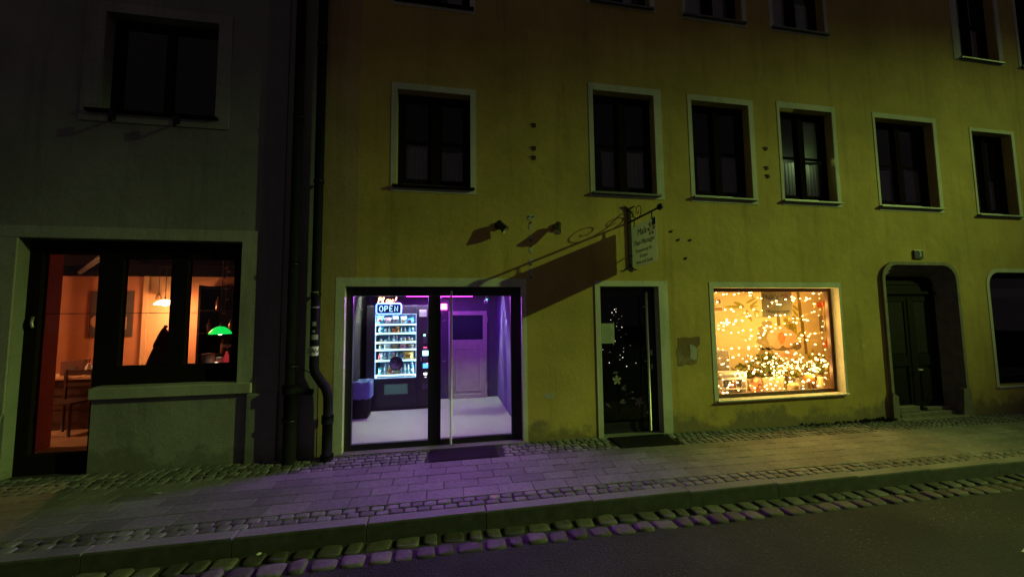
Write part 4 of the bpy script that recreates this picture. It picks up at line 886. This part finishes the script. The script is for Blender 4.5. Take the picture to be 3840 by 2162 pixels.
def pot(x, y, w, h, label, m, plantm, nl, spread, hl, box_=False, name='potted_plant'):
    t = thing(name, label, 'plant', (x,y,ZS), 'plants on the display window sill')
    p = MB()
    if box_: p.prism([(x-w*.46,ZS),(x+w*.46,ZS),(x+w*.5,ZS+h),(x-w*.5,ZS+h)], y-.07, y+.07)
    else: p.lathe((x,y,ZS), [(w*.36,0),(w*.5,h*.9),(w*.52,h)], 18)
    p.build('pot', m, t, .004 if box_ else 0)
    f_ = MB()
    for i in range(nl):
        bx = x+R.uniform(-.4,.4)*w; by = y+R.uniform(-.05,.05); a = R.uniform(0,6.28); el = R.uniform(.2,1.3); l = R.uniform(.5,1.)*hl
        d = Vector((math.cos(a)*math.cos(el)*spread, math.sin(a)*math.cos(el)*.35, math.sin(el))); s_ = d.cross(Vector((0,.2,1))).normalized()
        b0 = Vector((bx,by,ZS+h*.9)); w_ = l*R.uniform(.08,.16); m1 = b0+d*l*.55+Vector((0,0,.02)); e = b0+d*l-Vector((0,0,l*.12))
        f_.add([b0, m1+s_*w_, e, m1-s_*w_], [(0,1,2,3)], 0)
    f_.build('leaves', plantm, t)
lfm = plain('leaf_green', (.13,.16,.02), .5, var=.45, scale=25); lfm2 = plain('leaf_yellow_green', (.26,.25,.03), .5, var=.4, scale=25)
potw = plain('cream_pot', (.72,.6,.38), .5, var=.06); potg = plain('grey_pot', (.22,.19,.12), .5, var=.2); potb = plain('brown_pot', (.22,.14,.07), .5)
pot(5.47,.55,.42,.235,'leafy green plant in the long cream planter at the middle of the sill',potw,lfm,90,1.25,.34,True)
pot(5.15,.72,.20,.20,'bushy plant in a cream pot left behind the long planter',potw,lfm,60,1.2,.32)
pot(5.98,.60,.22,.20,'yellowish green plant in a grey pot right of the long planter',potg,lfm2,50,1.1,.30)
pot(6.42,.55,.20,.24,'dark green plant in a brown pot at the right on the sill',potb,lfm,70,1.2,.30)
pot(5.80,.85,.25,.3,'tall thin leaved plant in a grey pot behind the yellowish plant',potg,lfm,45,.7,.5)
pot(6.75,.8,.14,.22,'sparse grassy plant with long curved blades at the far right of the sill',potw,lfm2,9,.55,.62)
# pink pig figurine
pk = plain('pink_glaze', (.80,.42,.28), .35, var=.1); rk = plain('red_scarf', (.65,.12,.05), .6)
t = thing('pig_figurine', 'small pink pig figurine with a red scarf beside the white shelf unit', 'figurine', (5.05,.42,ZS))
p = MB(); p.ball((5.05,.42,ZS+.09), .085, 14, 0, 1.05); p.ball((5.06,.38,ZS+.20), .062, 14); p.tube([(5.065,.33,ZS+.195),(5.067,.30,ZS+.195)], .022, 10)
for s_ in (-1,1): p.add([(5.06+s_*.02,.385,ZS+.25),(5.06+s_*.06,.385,ZS+.235),(5.06+s_*.055,.375,ZS+.285)], [(0,1,2)]); p.tube([(5.05+s_*.05,.36,ZS+.03),(5.05+s_*.055,.32,ZS+.015)], .02, 8)
p.build('body', pk, t)
p = MB(); p.tube([(5.06+.058*math.cos(a), .40+.05*math.sin(a), ZS+.155) for a in [i*math.pi/8 for i in range(16)]], .018, 8, 0, True); p.tube([(5.02,.345,ZS+.15),(5.0,.32,ZS+.08)], .016, 8); p.build('scarf', rk, t)
t = thing('bear_figurine', 'small orange red figurine sitting left of the pink pig', 'figurine', (4.97,.36,ZS))
p = MB(); p.ball((4.965,.33,ZS+.06), .05, 12); p.ball((4.965,.31,ZS+.13), .036, 12)
for s_ in (-1,1): p.ball((4.965+s_*.028,.31,ZS+.162), .013, 8); p.tube([(4.965+s_*.04,.31,ZS+.07),(4.965+s_*.055,.27,ZS+.04)], .014, 8)
p.build('body', plain('orange_glaze', (.7,.22,.08), .5, var=.2), t)
# lamp and vases on the right
t = thing('table_lamp', 'small orange shaded table lamp between the pots on the sill', 'lamp', (6.12,.42,ZS))
p = MB(); p.lathe((6.12,.42,ZS), [(.05,0),(.055,.01),(.018,.03),(.03,.07),(.016,.12),(.010,.17)], 14); p.build('base', potb, t)
p = MB(); p.lathe((6.12,.42,ZS+.16), [(.095,0),(.05,.11),(.048,.11)], 18); p.build('shade', plain('orange_shade', (.75,.33,.07), .7), t)
def vase(x, y, prof, m, label, name='vase'):
    p = MB(); p.lathe((x,y,ZS), prof, 18); return tag(p.build(name, m), label, 'vase', 'vases on the display window sill')
vase(5.83,.36,[(.05,0),(.075,.05),(.08,.11),(.05,.17),(.035,.2),(.045,.22)],potg,'dark squat vase before the yellowish plant')
vase(6.28,.36,[(.05,0),(.07,.06),(.07,.12),(.04,.2),(.05,.23)],potw,'cream vase beside the orange shaded lamp')
vase(6.52,.33,[(.04,0),(.06,.04),(.06,.10),(.045,.13)],potb,'small brown jar before the dark green plant')
vase(5.70,.33,[(.055,0),(.085,.06),(.09,.12),(.06,.16)],plain('ivory_glaze',(.7,.55,.3),.3),'ivory bowl shaped vase before the long planter')
t = thing('model_house', 'tiny cream model house at the right end of the sill', 'ornament', (6.62,.42,ZS))
p = MB(); p.box(6.60,6.74,.36,.46,ZS,ZS+.07); p.build('body', potw, t); p = MB(); p.add([(6.59,.35,ZS+.07),(6.75,.35,ZS+.07),(6.75,.41,ZS+.12),(6.59,.41,ZS+.12),(6.59,.47,ZS+.07),(6.75,.47,ZS+.07)], [(0,1,2,3),(3,2,5,4),(0,3,4),(1,5,2)]); p.build('roof', potb, t); p = MB(); p.box(6.62,6.65,.40,.43,ZS+.08,ZS+.15); p.build('chimney', potb, t)
# garland of leaves across the plants
gl = thing('leaf_garland', 'green leaf garland draped across the plants in the display window', 'garland', (5.5,.66,.75))
p = MB(); gpts = [(4.95+1.75*i/30, .66+.03*math.sin(i), .80-.06*math.sin(i*.55)+.05*math.sin(i*.21)) for i in range(31)]; p.tube(gpts, .006, 6); p.build('stem', lfm, gl)
p = MB()
for gx, gy, gz_ in gpts:
    for k in range(7):
        a = R.uniform(0,6.28); e = R.uniform(-.8,.9); d = Vector((math.cos(a)*math.cos(e), -abs(math.sin(a))*math.cos(e)*.6, math.sin(e))); l = R.uniform(.06,.13); s_ = d.cross(Vector((.1,.3,1))).normalized(); b0 = Vector((gx,gy,gz_))
        p.add([b0, b0+d*l*.5+s_*l*.28, b0+d*l, b0+d*l*.5-s_*l*.28], [(0,1,2,3)], R.choice((0,0,1)))
p.build('leaves', [lfm, lfm2], gl)
# fairy lights
bulb_m = emis('warm_bulb', (1.,.64,.24), 14., False)
wire_m = plain('copper_wire', (.5,.3,.1), .4, .5)
bb = MB(); bb.ball((0,0,0), 1., 8); bulb_me = None
STR = [ # height left, height right, sag, depth, bulbs
 (2.00,1.99,.05,.26,24),(1.90,1.95,.16,.45,22),(1.72,1.80,.17,.30,23),(1.52,1.55,.10,.5,22),(1.40,1.36,.02,.28,24),(1.22,1.22,.14,.4,22),
 (1.00,.98,.07,.33,26),(.83,.86,.05,.29,30),(.70,.78,.03,.36,30),(.60,.62,.05,.27,24),(.49,.50,.03,.28,28)]
DENSE = [(5.05,6.5,.92,.80,.40,.60,34),(5.2,6.55,.74,.86,.35,.55,34),(5.3,6.4,.62,.70,.30,.45,30)]
for i, (zl, zr, sag, y, nb) in enumerate(STR):
    xl, xr = 4.08+.012, 6.27+.5*max(0,y-.26)-.012
    pts = []; K = 60
    for k in range(K+1):
        t_ = k/K; pts.append((xl+(xr-xl)*t_, y+.05*math.sin(t_*17+i)+R.uniform(-.01,.01), zl+(zr-zl)*t_-sag*math.sin(math.pi*t_)+.06*math.sin(t_*(7+i*1.3)+i*1.7)+.03*math.sin(t_*19+i)+R.uniform(-.012,.012)))
    w_ = MB(); w_.tube(pts, .0022, 5)
    lab = '%s string of warm fairy lights from the top of the display window' % ORD[i]
    so = tag(w_.build('fairy_light_string', wire_m), lab, 'fairy lights', 'fairy lights in the display window')
    for k in range(nb):
        t_ = min(.999, max(.0, (k+.5+R.uniform(-.42,.42))/nb)); q = pts[int(t_*K)]
        if bulb_me is None:
            o = bb.build('bulb', bulb_m); bulb_me = o.data; C.objects.unlink(o)
        else: o = bpy.data.objects.new('bulb', bulb_me)
        s_ = R.choice((.007,.009,.0105,.0125,.014)); o.scale = (s_*1.15,s_,s_*.85); o.location = (q[0], q[1]+R.uniform(-.03,.03), q[2]-.008+R.uniform(-.06,.055)); C.objects.link(o); o.parent = so
for i, (xl, xr, zl, zr, ya_, yb2, nb) in enumerate(DENSE):    # strings wound through the plants
    K = 60; pts = [(xl+(xr-xl)*k/K, ya_+(yb2-ya_)*(.5+.5*math.sin(k*.5+i)), zl+(zr-zl)*k/K+.07*math.sin(k*.37+i*2)+.04*math.sin(k*.9)) for k in range(K+1)]
    w_ = MB(); w_.tube(pts, .0022, 5); so = tag(w_.build('fairy_light_string', wire_m), ('upper','middle','lower')[i]+' fairy light string wound through the plants on the display window sill', 'fairy lights', 'fairy lights in the display window')
    for k in range(nb):
        q = pts[R.randrange(K)]; o = bpy.data.objects.new('bulb', bulb_me); s_ = R.choice((.006,.008,.010,.012)); o.scale = (s_*1.1,s_,s_*.9); o.location = (q[0]+R.uniform(-.03,.03), q[1]-R.uniform(0,.05), q[2]+R.uniform(-.06,.06)); C.objects.link(o); o.parent = so
# a curtain of bulbs hanging at the right edge
w_ = MB(); pts = [(6.29,.24,2.02-1.6*k/50) for k in range(51)]; pts = [(x+.012*math.sin(k*.9),y,z) for k,(x,y,z) in enumerate(pts)]; w_.tube(pts, .0022, 5)
so = tag(w_.build('fairy_light_string', wire_m), 'fairy light string hanging straight down at the right edge of the display window', 'fairy lights', 'fairy lights in the display window')
for k in range(17):
    o = bpy.data.objects.new('bulb', bulb_me); s_ = R.choice((.004,.005,.007)); o.scale = (s_,)*3; q = pts[min(50,k*3)]; o.location = (q[0]-R.uniform(-.01,.09)*(1 if k < 9 else .3), q[1]+R.uniform(0,.05), q[2]); C.objects.link(o); o.parent = so
def point(name, loc, col, power, rad, parent=None):
    l = bpy.data.lights.new(name, 'POINT'); l.color = col; l.energy = power; l.shadow_soft_size = rad
    o = bpy.data.objects.new(name, l); o.location = loc; link(o, parent); return o
WARM = (1.,.585,.14)
for x, y, z in ((4.45,.30,1.8),(5.1,.34,1.55),(5.75,.30,1.5),(6.15,.30,1.8),(6.15,.32,1.2),(4.5,.32,1.2),(5.3,.3,1.05),(4.8,.30,.72),(5.6,.30,.75),(6.15,.30,.72),(5.95,.34,1.5),(6.22,.28,1.5)): point('fairy_glow', (x,y,z), WARM, 6.3, .05)
point('blind_fill_light', (6.02,.43,4.28), (.66,1.,.42), 3.2, .06, yb_)  # added light that brightens the blind and curtains
# tree of lights added behind the massage door in place of reflections
lt = thing('reflection_tree', 'added tree of white bulbs standing in for lights reflected in the dark massage door', 'reflected lights', (2.72,.75,-.07))
p = MB(); p.tube([(2.78,.75,-.07),(2.78,.75,.9),(2.76,.75,1.75)], [.02,.014,.006], 8)
ends = []
for k in range(16):
    z = .78+.06*k; a = k*2.4; l = .33*(1-k/19); e = (2.78+l*math.cos(a), .75+l*.5*math.sin(a), z+.10); p.tube([(2.78,.75,z),e], [.006,.003], 5); ends += [e, ((2.78+e[0])/2,(.75+e[1])/2,z+.055)]
p.build('branches', M['iron'], lt)
cold = emis('white_bulb', (1.,.9,.7), 3.5, False)
for e in ends + [(2.76,.75,1.77)]:
    o = bpy.data.objects.new('bulb', bulb_me); o.location = e; o.scale = (R.choice((.003,.005,.008)),)*3; C.objects.link(o); o.parent = lt; o.matrix_parent_inverse = WM[lt.name].inverted()
    o.material_slots[0].link = 'OBJECT'; o.material_slots[0].material = cold

# ------------------------------------------------------------------ cafe
cafe_w = plain('cafe_orange_paint', (.48,.21,.095), .8, var=.12, scale=3); cafe_p = plain('cafe_pale_lamplit_paint', (.60,.37,.18), .8, var=.08, scale=3); cafe_c = plain('cafe_ceiling', (.30,.18,.10), .8, var=.15); redp = plain('cafe_red_paint', (.36,.08,.065), .7, var=.1)
cr = room(gb_, -8.6, -2.05, .2, 3.6, .1, 2.9, cafe_w, plain('cafe_floor', (.42,.25,.13), .5, var=.25, scale=6), cafe_c, 'cafe_room')
MB().box(-8.6,-8.0,.16,.22,.1,2.9).box(-6.35,-4.7,.165,.22,.1,2.9).box(-8.0,-6.35,.165,.22,.1,.7).box(-8.0,-6.35,.165,.22,2.6,2.9).box(-4.7,-2.05,.205,.22,2.6,2.9).box(-2.45,-2.05,.205,.22,.1,2.6).box(-3.91,-2.45,.205,.3,.1,.94).build('front_wall', cafe_c, cr)
MB().box(-5.35,-4.93,.25,.78,.1,2.9).build('red_pillar', redp, cr)
MB().box(-5.84,-5.22,3.55,3.59,.1,2.9).build('lamplit_wall_panel', cafe_p, cr)  # bright lamp patch on the wall put into a paler paint
MB().box(-5.90,-5.82,3.50,3.58,.1,2.9).build('wall_post', cafe_p, cr)
MB().box(-6.95,-6.75,2.3,2.5,.1,2.62).build('dark_post', M['darkwood'], cr)
p = MB(); p.box(-8.4,-2.1,2.30,2.46,2.62,2.80); p.box(-8.4,-2.1,3.4,3.56,2.55,2.75); p.box(-5.2,-5.04,.25,3.5,2.66,2.86); p.box(-3.4,-3.24,.25,3.5,2.66,2.86); p.build('ceiling_beam', M['darkwood'], cr)
p = MB(); p.tube([(-4.35,.6,2.53),(-6.9,3.4,2.60)], .035, 10); p.build('ceiling_pipe', M['zinc'], cr)
p = MB(); p.tube([(-5.2,.32,1.775),(-2.4,.32,1.775)], .004, 6); p.build('curtain_wire', M['iron'], cr)
# sill board inside the window
MB().box(-3.9,-2.45,.21,.62,1.06,1.10).build('inner_sill', M['darkwood'], cr, .004)
t = thing('framed_poster', 'dark poster with two pale pictures on the orange cafe back wall', 'poster', (-6.4,3.58,2.2))
MB().box(-6.83,-6.11,3.57,3.59,1.36,2.26).build('sheet', plain('dark_poster', (.06,.045,.035), .5, var=.3, scale=4), t)
p = MB(); p.prism([(-6.5+.12*math.cos(a), 2.0+.16*math.sin(a)) for a in [i*math.pi/8 for i in range(16)]], 3.562, 3.569); p.prism([(-6.68+.13*math.cos(a), 1.66+.12*math.sin(a)) for a in [i*math.pi/8 for i in range(16)]], 3.562, 3.569); p.box(-6.35,-6.2,3.562,3.569,1.5,1.75); p.build('print', plain('poster_print', (.35,.2,.1), .6, var=.4, scale=18), t)
# lamps
def pendant(name, loc, r, h, label, m_shade, cord_top, glow=None):
    x, y, z = loc; t = thing(name, label, 'pendant lamp', (x,y,cord_top))
    p = MB(); p.tube([(x,y,cord_top),(x,y,z+h)], .006, 6); p.tube([(x,y,z+h-.005),(x,y,z+h+.05)], [.02,.012], 10); p.build('cord', M['black'], t)
    p = MB(); p.lathe((x,y,z), [(r,0),(r*.93,h*.25),(r*.70,h*.62),(r*.38,h*.92),(r*.1,h),(r*.36,h*.88),(r*.66,h*.58),(r*.90,h*.2),(r*.97,.0)], 24); p.build('lamp_shade', m_shade, t)
    if glow:
        p = MB(); p.ball((x,y,z+.02), .045, 12, 0, .9); p.build('bulb', glow, t)
    return t
pl = pendant('pendant_lamp', (-5.19,3.0,1.965), .16, .095, 'glowing white pendant lamp above the cafe table', emis('glowing_shade', (1.,.72,.36), 9.), 2.9, emis('hot_bulb', (1.,.75,.4), 40.))
point('lamp_light', (-5.19,3.0,1.91), (1.,.42,.18), 98., .09, pl)
pl2 = pendant('pendant_lamp', (-6.7,1.0,2.05), .16, .095, 'unseen pendant lamp added at the left end of the cafe to light the floor', bpy.data.materials['glowing_shade'], 2.9, bpy.data.materials['hot_bulb'])  # second lamp added out of view to brighten the cafe floor
point('lamp_light', (-6.7,1.0,1.98), (1.,.43,.19), 85., .09, pl2)
grn = emis('green_glass_shade', (.0,.85,.10), .9, base=(.05,.5,.12))
gp = pendant('pendant_lamp', (-3.82,2.2,1.43), .165, .13, 'green glass pendant lamp at the right of the cafe window', grn, 2.9, emis('green_lamp_bulb', (.7,1.,.6), 1.))
point('lamp_light', (-3.82,2.2,1.40), (1.,.75,.5), 3., .05, gp)
t = thing('wall_lamp', 'small unlit cone shaped lamp left of the glowing pendant in the cafe', 'lamp', (-5.5,3.3,2.15))
p = MB(); p.lathe((-5.50,3.3,2.08), [(.06,0),(.02,.12),(.012,.13)], 14); p.build('lamp_shade', plain('dull_brass', (.25,.13,.05), .5, .5), t); p = MB(); p.tube([(-5.5,3.3,2.9),(-5.5,3.3,2.2)], .004, 5); p.build('cord', M['black'], t)
# counter, chair, box, bottle
t = thing('cafe_counter', 'dark wooden cafe counter with a pale top behind the door glass', 'counter', (-5.5,1.75,.1))
MB().box(-6.6,-4.55,1.52,2.0,.83,.865).build('top', plain('pale_counter_top', (.6,.38,.2), .4), t, .004)
p = MB(); p.box(-6.55,-4.6,1.60,1.98,.1,.83)
for k in range(3): p.box(-6.5,-4.65,1.585,1.60,.2+.2*k,.36+.2*k)
p.build('front', plain('dark_counter_wood', (.07,.03,.018), .5, var=.4), t, .004)
t = thing('cafe_chair', 'dark wooden chair in front of the cafe counter', 'chair', (-5.25,1.35,.1))
chm = plain('chair_wood', (.06,.028,.018), .45, var=.3)
MB().box(-5.45,-5.07,1.18,1.54,.53,.56).build('seat', chm, t, .006)
for x, y in ((-5.43,1.2),(-5.09,1.2),(-5.43,1.52),(-5.09,1.52)): MB().tube([(x,y,.1),(x,y,.53)], .018, 8).build('leg', chm, t)
p = MB(); p.box(-5.44,-5.41,1.50,1.53,.56,.98); p.box(-5.11,-5.08,1.50,1.53,.56,.98); p.box(-5.41,-5.11,1.505,1.525,.90,.97); p.box(-5.41,-5.11,1.505,1.525,.74,.79); p.build('backrest', chm, t)
p = MB(); p.prism([(-5.66,.866),(-5.38,.866),(-5.36,1.10),(-5.66,1.08)], 1.70, 1.80); p.box(-5.56,-5.46,1.696,1.70,.93,1.0,1); tag(p.build('menu_box', [plain('brown_box', (.14,.05,.03), .6), M['zinc']]), 'brown box standing on the cafe counter', 'box')
p = MB(); p.lathe((-5.27,1.66,.866), [(.035,0),(.04,.01),(.04,.13),(.015,.17),(.014,.20)], 14, 0); p.lathe((-5.27,1.66,1.06), [(.018,0),(.018,.03)], 10, 1); tag(p.build('sauce_bottle', [pm['white'], redp]), 'white bottle with red cap beside the brown box on the counter', 'bottle')
# dark gnome figure before the lamp
t = thing('gnome_figure', 'dark pointed gnome figure silhouetted on the cafe window sill', 'figure', (-3.40,.45,1.10))
gx, gy = -3.51, .42
p = MB(); p.lathe((gx,gy,1.10), [(.17,0),(.165,.03),(.14,.12),(.105,.22),(.085,.27)], 20, 0, 1, .8); p.build('body', plain('gnome_dark_cloth', (.05,.03,.022), .9, var=.3, scale=30, bump=.4), t)
p = MB(); p.lathe((gx,gy,1.355), [(.105,0),(.10,.025),(.085,.07),(.06,.14),(.035,.20),(.015,.235)], 20, 0, 1, .8); p.ball((gx+.015,gy,1.60), .022, 10); p.build('hat', plain('gnome_hat_felt', (.07,.025,.02), .9, var=.3, scale=30, bump=.4), t)
p = MB(); p.ball((gx,gy-.07,1.345), .026, 10); p.build('nose', plain('gnome_nose', (.2,.1,.07), .8), t)
p = MB()
for i in range(30): a = R.uniform(-1.,1.); p.tube([(gx+.06*math.sin(a),gy-.06*math.cos(a)-.01,1.33),(gx+.075*math.sin(a)*1.1,gy-.09*math.cos(a),1.33-R.uniform(.08,.17))], [.012,.003], 5)
p.build('beard', plain('gnome_beard', (.10,.085,.07), .9), t)
# shelf of bottles in the dark corner
t = thing('back_bar_shelf', 'dark shelf cabinet with bottles behind the green cafe lamp', 'shelf', (-4.3,3.3,.1))
p = MB(); p.box(-4.76,-2.6,3.45,3.55,.1,2.35); p.box(-4.76,-4.72,3.2,3.45,.1,2.35); p.build('carcass', M['darkwood'], t)
for z in (1.0,1.42,1.86,2.3): MB().box(-4.72,-2.6,3.2,3.45,z-.015,z).build('shelf_board', M['darkwood'], t)
for i in range(9):
    x = -4.62+.13*i+R.uniform(-.02,.02); z = (1.42,1.86,1.0)[i%3]; p = MB(); h_ = R.uniform(.24,.32); p.lathe((x,3.32,z+.001), [(.035,0),(.038,.01),(.038,h_*.6),(.014,h_*.78),(.013,h_)], 12)
    tag(p.build('liquor_bottle', R.choice((plain('green_bottle_glass',(.03,.06,.03),.08),plain('amber_bottle_glass',(.12,.05,.02),.08)))), 'dark glass bottle on the shelf cabinet behind the green cafe lamp', 'bottle', 'bottles on the back bar shelf')
# flower, cups on the sill
t = thing('red_candle_vase', 'red glass vase holding a pink flower on the cafe window sill', 'vase', (-2.80,.42,1.10))
p = MB(); p.lathe((-2.79,.42,1.10), [(.022,0),(.026,.01),(.024,.12),(.012,.15),(.014,.17)], 14); p.build('vase', emis('lit_red_glass', (.8,.05,.06), .35, base=(.6,.05,.06)), t)
p = MB(); p.tube([(-2.79,.42,1.26),(-2.785,.42,1.32)], .004, 5); p.build('stem', lfm, t)
p = MB(); p.lathe((-2.785,.42,1.315), [(.01,0),(.032,.014),(.042,.03),(.035,.042),(.012,.048)], 14); p.build('blossom', plain('pink_petals', (.85,.45,.42), .6), t)
p = MB(); p.lathe((-3.0,.42,1.10), [(.066,0),(.07,.01),(.07,.145),(.062,.15)], 20); tag(p.build('round_canister', plain('pale_pink_paper', (.75,.5,.4), .7, var=.08)), 'pale round canister on the cafe window sill below the green lamp', 'canister')
p = MB(); p.box(-2.88,-2.82,.36,.42,1.10,1.205); p.box(-2.875,-2.825,.358,.36,1.13,1.18,1); tag(p.build('menu_card', [pm['white'], redp]), 'small white card box beside the red vase', 'card')
p = MB(); p.ball((-2.86,.33,1.125), .024, 12); tag(p.build('tea_light', emis('candle_glow', (1.,.8,.55), 2.5)), 'small glowing tea light before the white card box', 'candle')
# glass mobiles
clear = plain('clear_ornament', (.55,.45,.35), .08, var=.1)
for (x, y), zs, lab in (((-4.18,.45),(2.36,2.24,2.12,1.98,1.9,1.78),'string of glass ornaments hanging behind the cafe door glass'), ((-2.80,.36),(2.35,2.30,2.22,2.08,1.94,1.76),'string of glass ornaments hanging above the green cafe lamp')):
    t = thing('glass_mobile', lab, 'mobile', (x,y,2.9), 'glass mobiles in the cafe')
    p = MB(); p.tube([(x,y,2.9),(x,y,zs[-1])], .0015, 5); p.build('thread', M['steel'], t)
    for i, z in enumerate(zs):
        p = MB(); xx = x+.025*math.sin(i*2.1); p.ball((xx,y,z), .016, 10, 0, .6, 1.9 if i % 2 else 1.2); p.tube([(x,y,z+.02),(xx,y,z+.008)], .0015, 4); p.build('ornament', pm['red'] if (i == 0 and x > -3) else clear, t)

# bits of litter on the ground
def scrap(name, x, y, z, r, m, label, cat, k=7, thin=.5):
    p = MB(); a0 = R.uniform(0,6); vs = [(x,y,z+.012)]
    for i in range(k): a = a0+2*math.pi*i/k; q = r*R.uniform(.6,1.); vs.append((x+q*math.cos(a), y+q*thin*math.sin(a), z+.004+R.uniform(0,.012)))
    p.add(vs, [(0,1+i,1+(i+1)%k) for i in range(k)]); tag(p.build(name, m), label, cat, None, 'thing')
scrap('fallen_leaf', .45, -1.44, .006, .04, plain('yellow_leaf', (.45,.28,.06), .7), 'small yellow fallen leaf on the narrow cobble strip by the kerb', 'leaf')
scrap('paper_scrap', 4.42, -2.75, RZ+gz(4.4), .05, M['paper'], 'small pale scrap of paper lying on the dark road at the right', 'paper scrap')
scrap('paper_scrap', -2.75, -.72, .004, .05, M['patch'], 'small pale scrap of litter on the pavement before the cafe window', 'paper scrap', 6, .4)
scrap('pebble', -1.42, -1.70, RZ+.004, .025, M['paper'], 'single pale pebble in the gutter against the dark kerb', 'pebble', 6, .9)
# ------------------------------------------------------------------ street lamp (outside the frame, on the right): lights the facade
LX, LY, LZ = 25.62, -9.0, 12.45
sl = thing('street_lamp', 'tall street lamp with a flat head on the far side of the road', 'street lamp', (LX+.6,LY-1.2,RZ+gz(LX)))
zb = RZ+gz(LX)
p = MB(); p.tube([(LX+.6,LY-1.2,zb),(LX+.6,LY-1.2,zb+1.2),(LX+.6,LY-1.2,LZ-.3),(LX+.45,LY-.9,LZ+.12),(LX+.1,LY-.2,LZ+.2)], [.10,.09,.06,.05,.04], 12); p.build('pole', M['zinc'], sl)
p = MB(); p.lathe((LX,LY,LZ+.02), [(.24,.02),(.26,.06),(.2,.16),(.06,.22)], 20, 0, 1.3, .8); p.build('lamp_head', M['zinc'], sl)
p = MB(); p.lathe((LX,LY,LZ+.025), [(.2,0),(.2,.012)], 20, 0, 1.3, .8); p.build('lamp_lens', emis('sodium_lens', (.85,1.,.25), 60., False), sl)
l = bpy.data.lights.new('street_light', 'SPOT'); l.color = (.64,1.,.20); l.energy = 34000.; l.shadow_soft_size = .13; l.spot_size = math.radians(61.7); l.spot_blend = 1.
so = bpy.data.objects.new('street_light', l); so.location = (LX,LY,LZ-.02)
ax = Vector((-math.cos(math.radians(29.85))*math.cos(math.radians(9.8)), -math.cos(math.radians(29.85))*math.sin(math.radians(9.8)), -math.sin(math.radians(29.85)))); so.rotation_euler = ax.to_track_quat('-Z','Y').to_euler(); so.scale = (1.549,.538,1); link(so, sl)

# ------------------------------------------------------------------ night sky
w = bpy.data.worlds.new('World'); bpy.context.scene.world = w; w.use_nodes = True; nt = w.node_tree; bg = nt.nodes['Background']
sk = nt.nodes.new('ShaderNodeTexSky'); sk.sky_type = 'NISHITA'; sk.sun_disc = False; sk.sun_elevation = math.radians(-4); sk.sun_rotation = math.radians(200)
ad = nt.nodes.new('ShaderNodeVectorMath'); ad.operation = 'MULTIPLY_ADD'; ad.inputs[1].default_value = (.02,.02,.02); ad.inputs[2].default_value = (.48,.38,.45)
nt.links.new(sk.outputs[0], ad.inputs[0]); nt.links.new(ad.outputs[0], bg.inputs['Color']); bg.inputs['Strength'].default_value = .085

# ------------------------------------------------------------------ camera
def basis(yaw, pitch, roll):
    f = Vector((math.sin(yaw)*math.cos(pitch), math.cos(yaw)*math.cos(pitch), math.sin(pitch)))
    r0 = Vector((math.cos(yaw),-math.sin(yaw),0)); u0 = r0.cross(f)
    return r0*math.cos(roll)+u0*math.sin(roll), u0*math.cos(roll)-r0*math.sin(roll), f
r_, u_, f_ = basis(*[math.radians(a) for a in (10.216,4.092,-.6455)])
cd = bpy.data.cameras.new('camera'); cd.sensor_width = 36; cd.lens = 36*1387/3840; cd.clip_end = 300; cd.clip_start = .05
co = bpy.data.objects.new('camera', cd); C.objects.link(co)
co.matrix_world = Matrix(((r_.x,u_.x,-f_.x,0),(r_.y,u_.y,-f_.y,-5),(r_.z,u_.z,-f_.z,1.70),(0,0,0,1)))
sc = bpy.context.scene; sc.camera = co
sc.view_settings.view_transform = 'Standard'; sc.view_settings.look = 'None'; sc.view_settings.exposure = 0; sc.view_settings.gamma = 1
sc.render.engine = 'CYCLES'; sc.cycles.use_denoising = True; sc.cycles.max_bounces = 6; sc.cycles.diffuse_bounces = 4; sc.cycles.transparent_max_bounces = 16; sc.cycles.sample_clamp_indirect = 3.; sc.cycles.caustics_reflective = False; sc.cycles.caustics_refractive = False
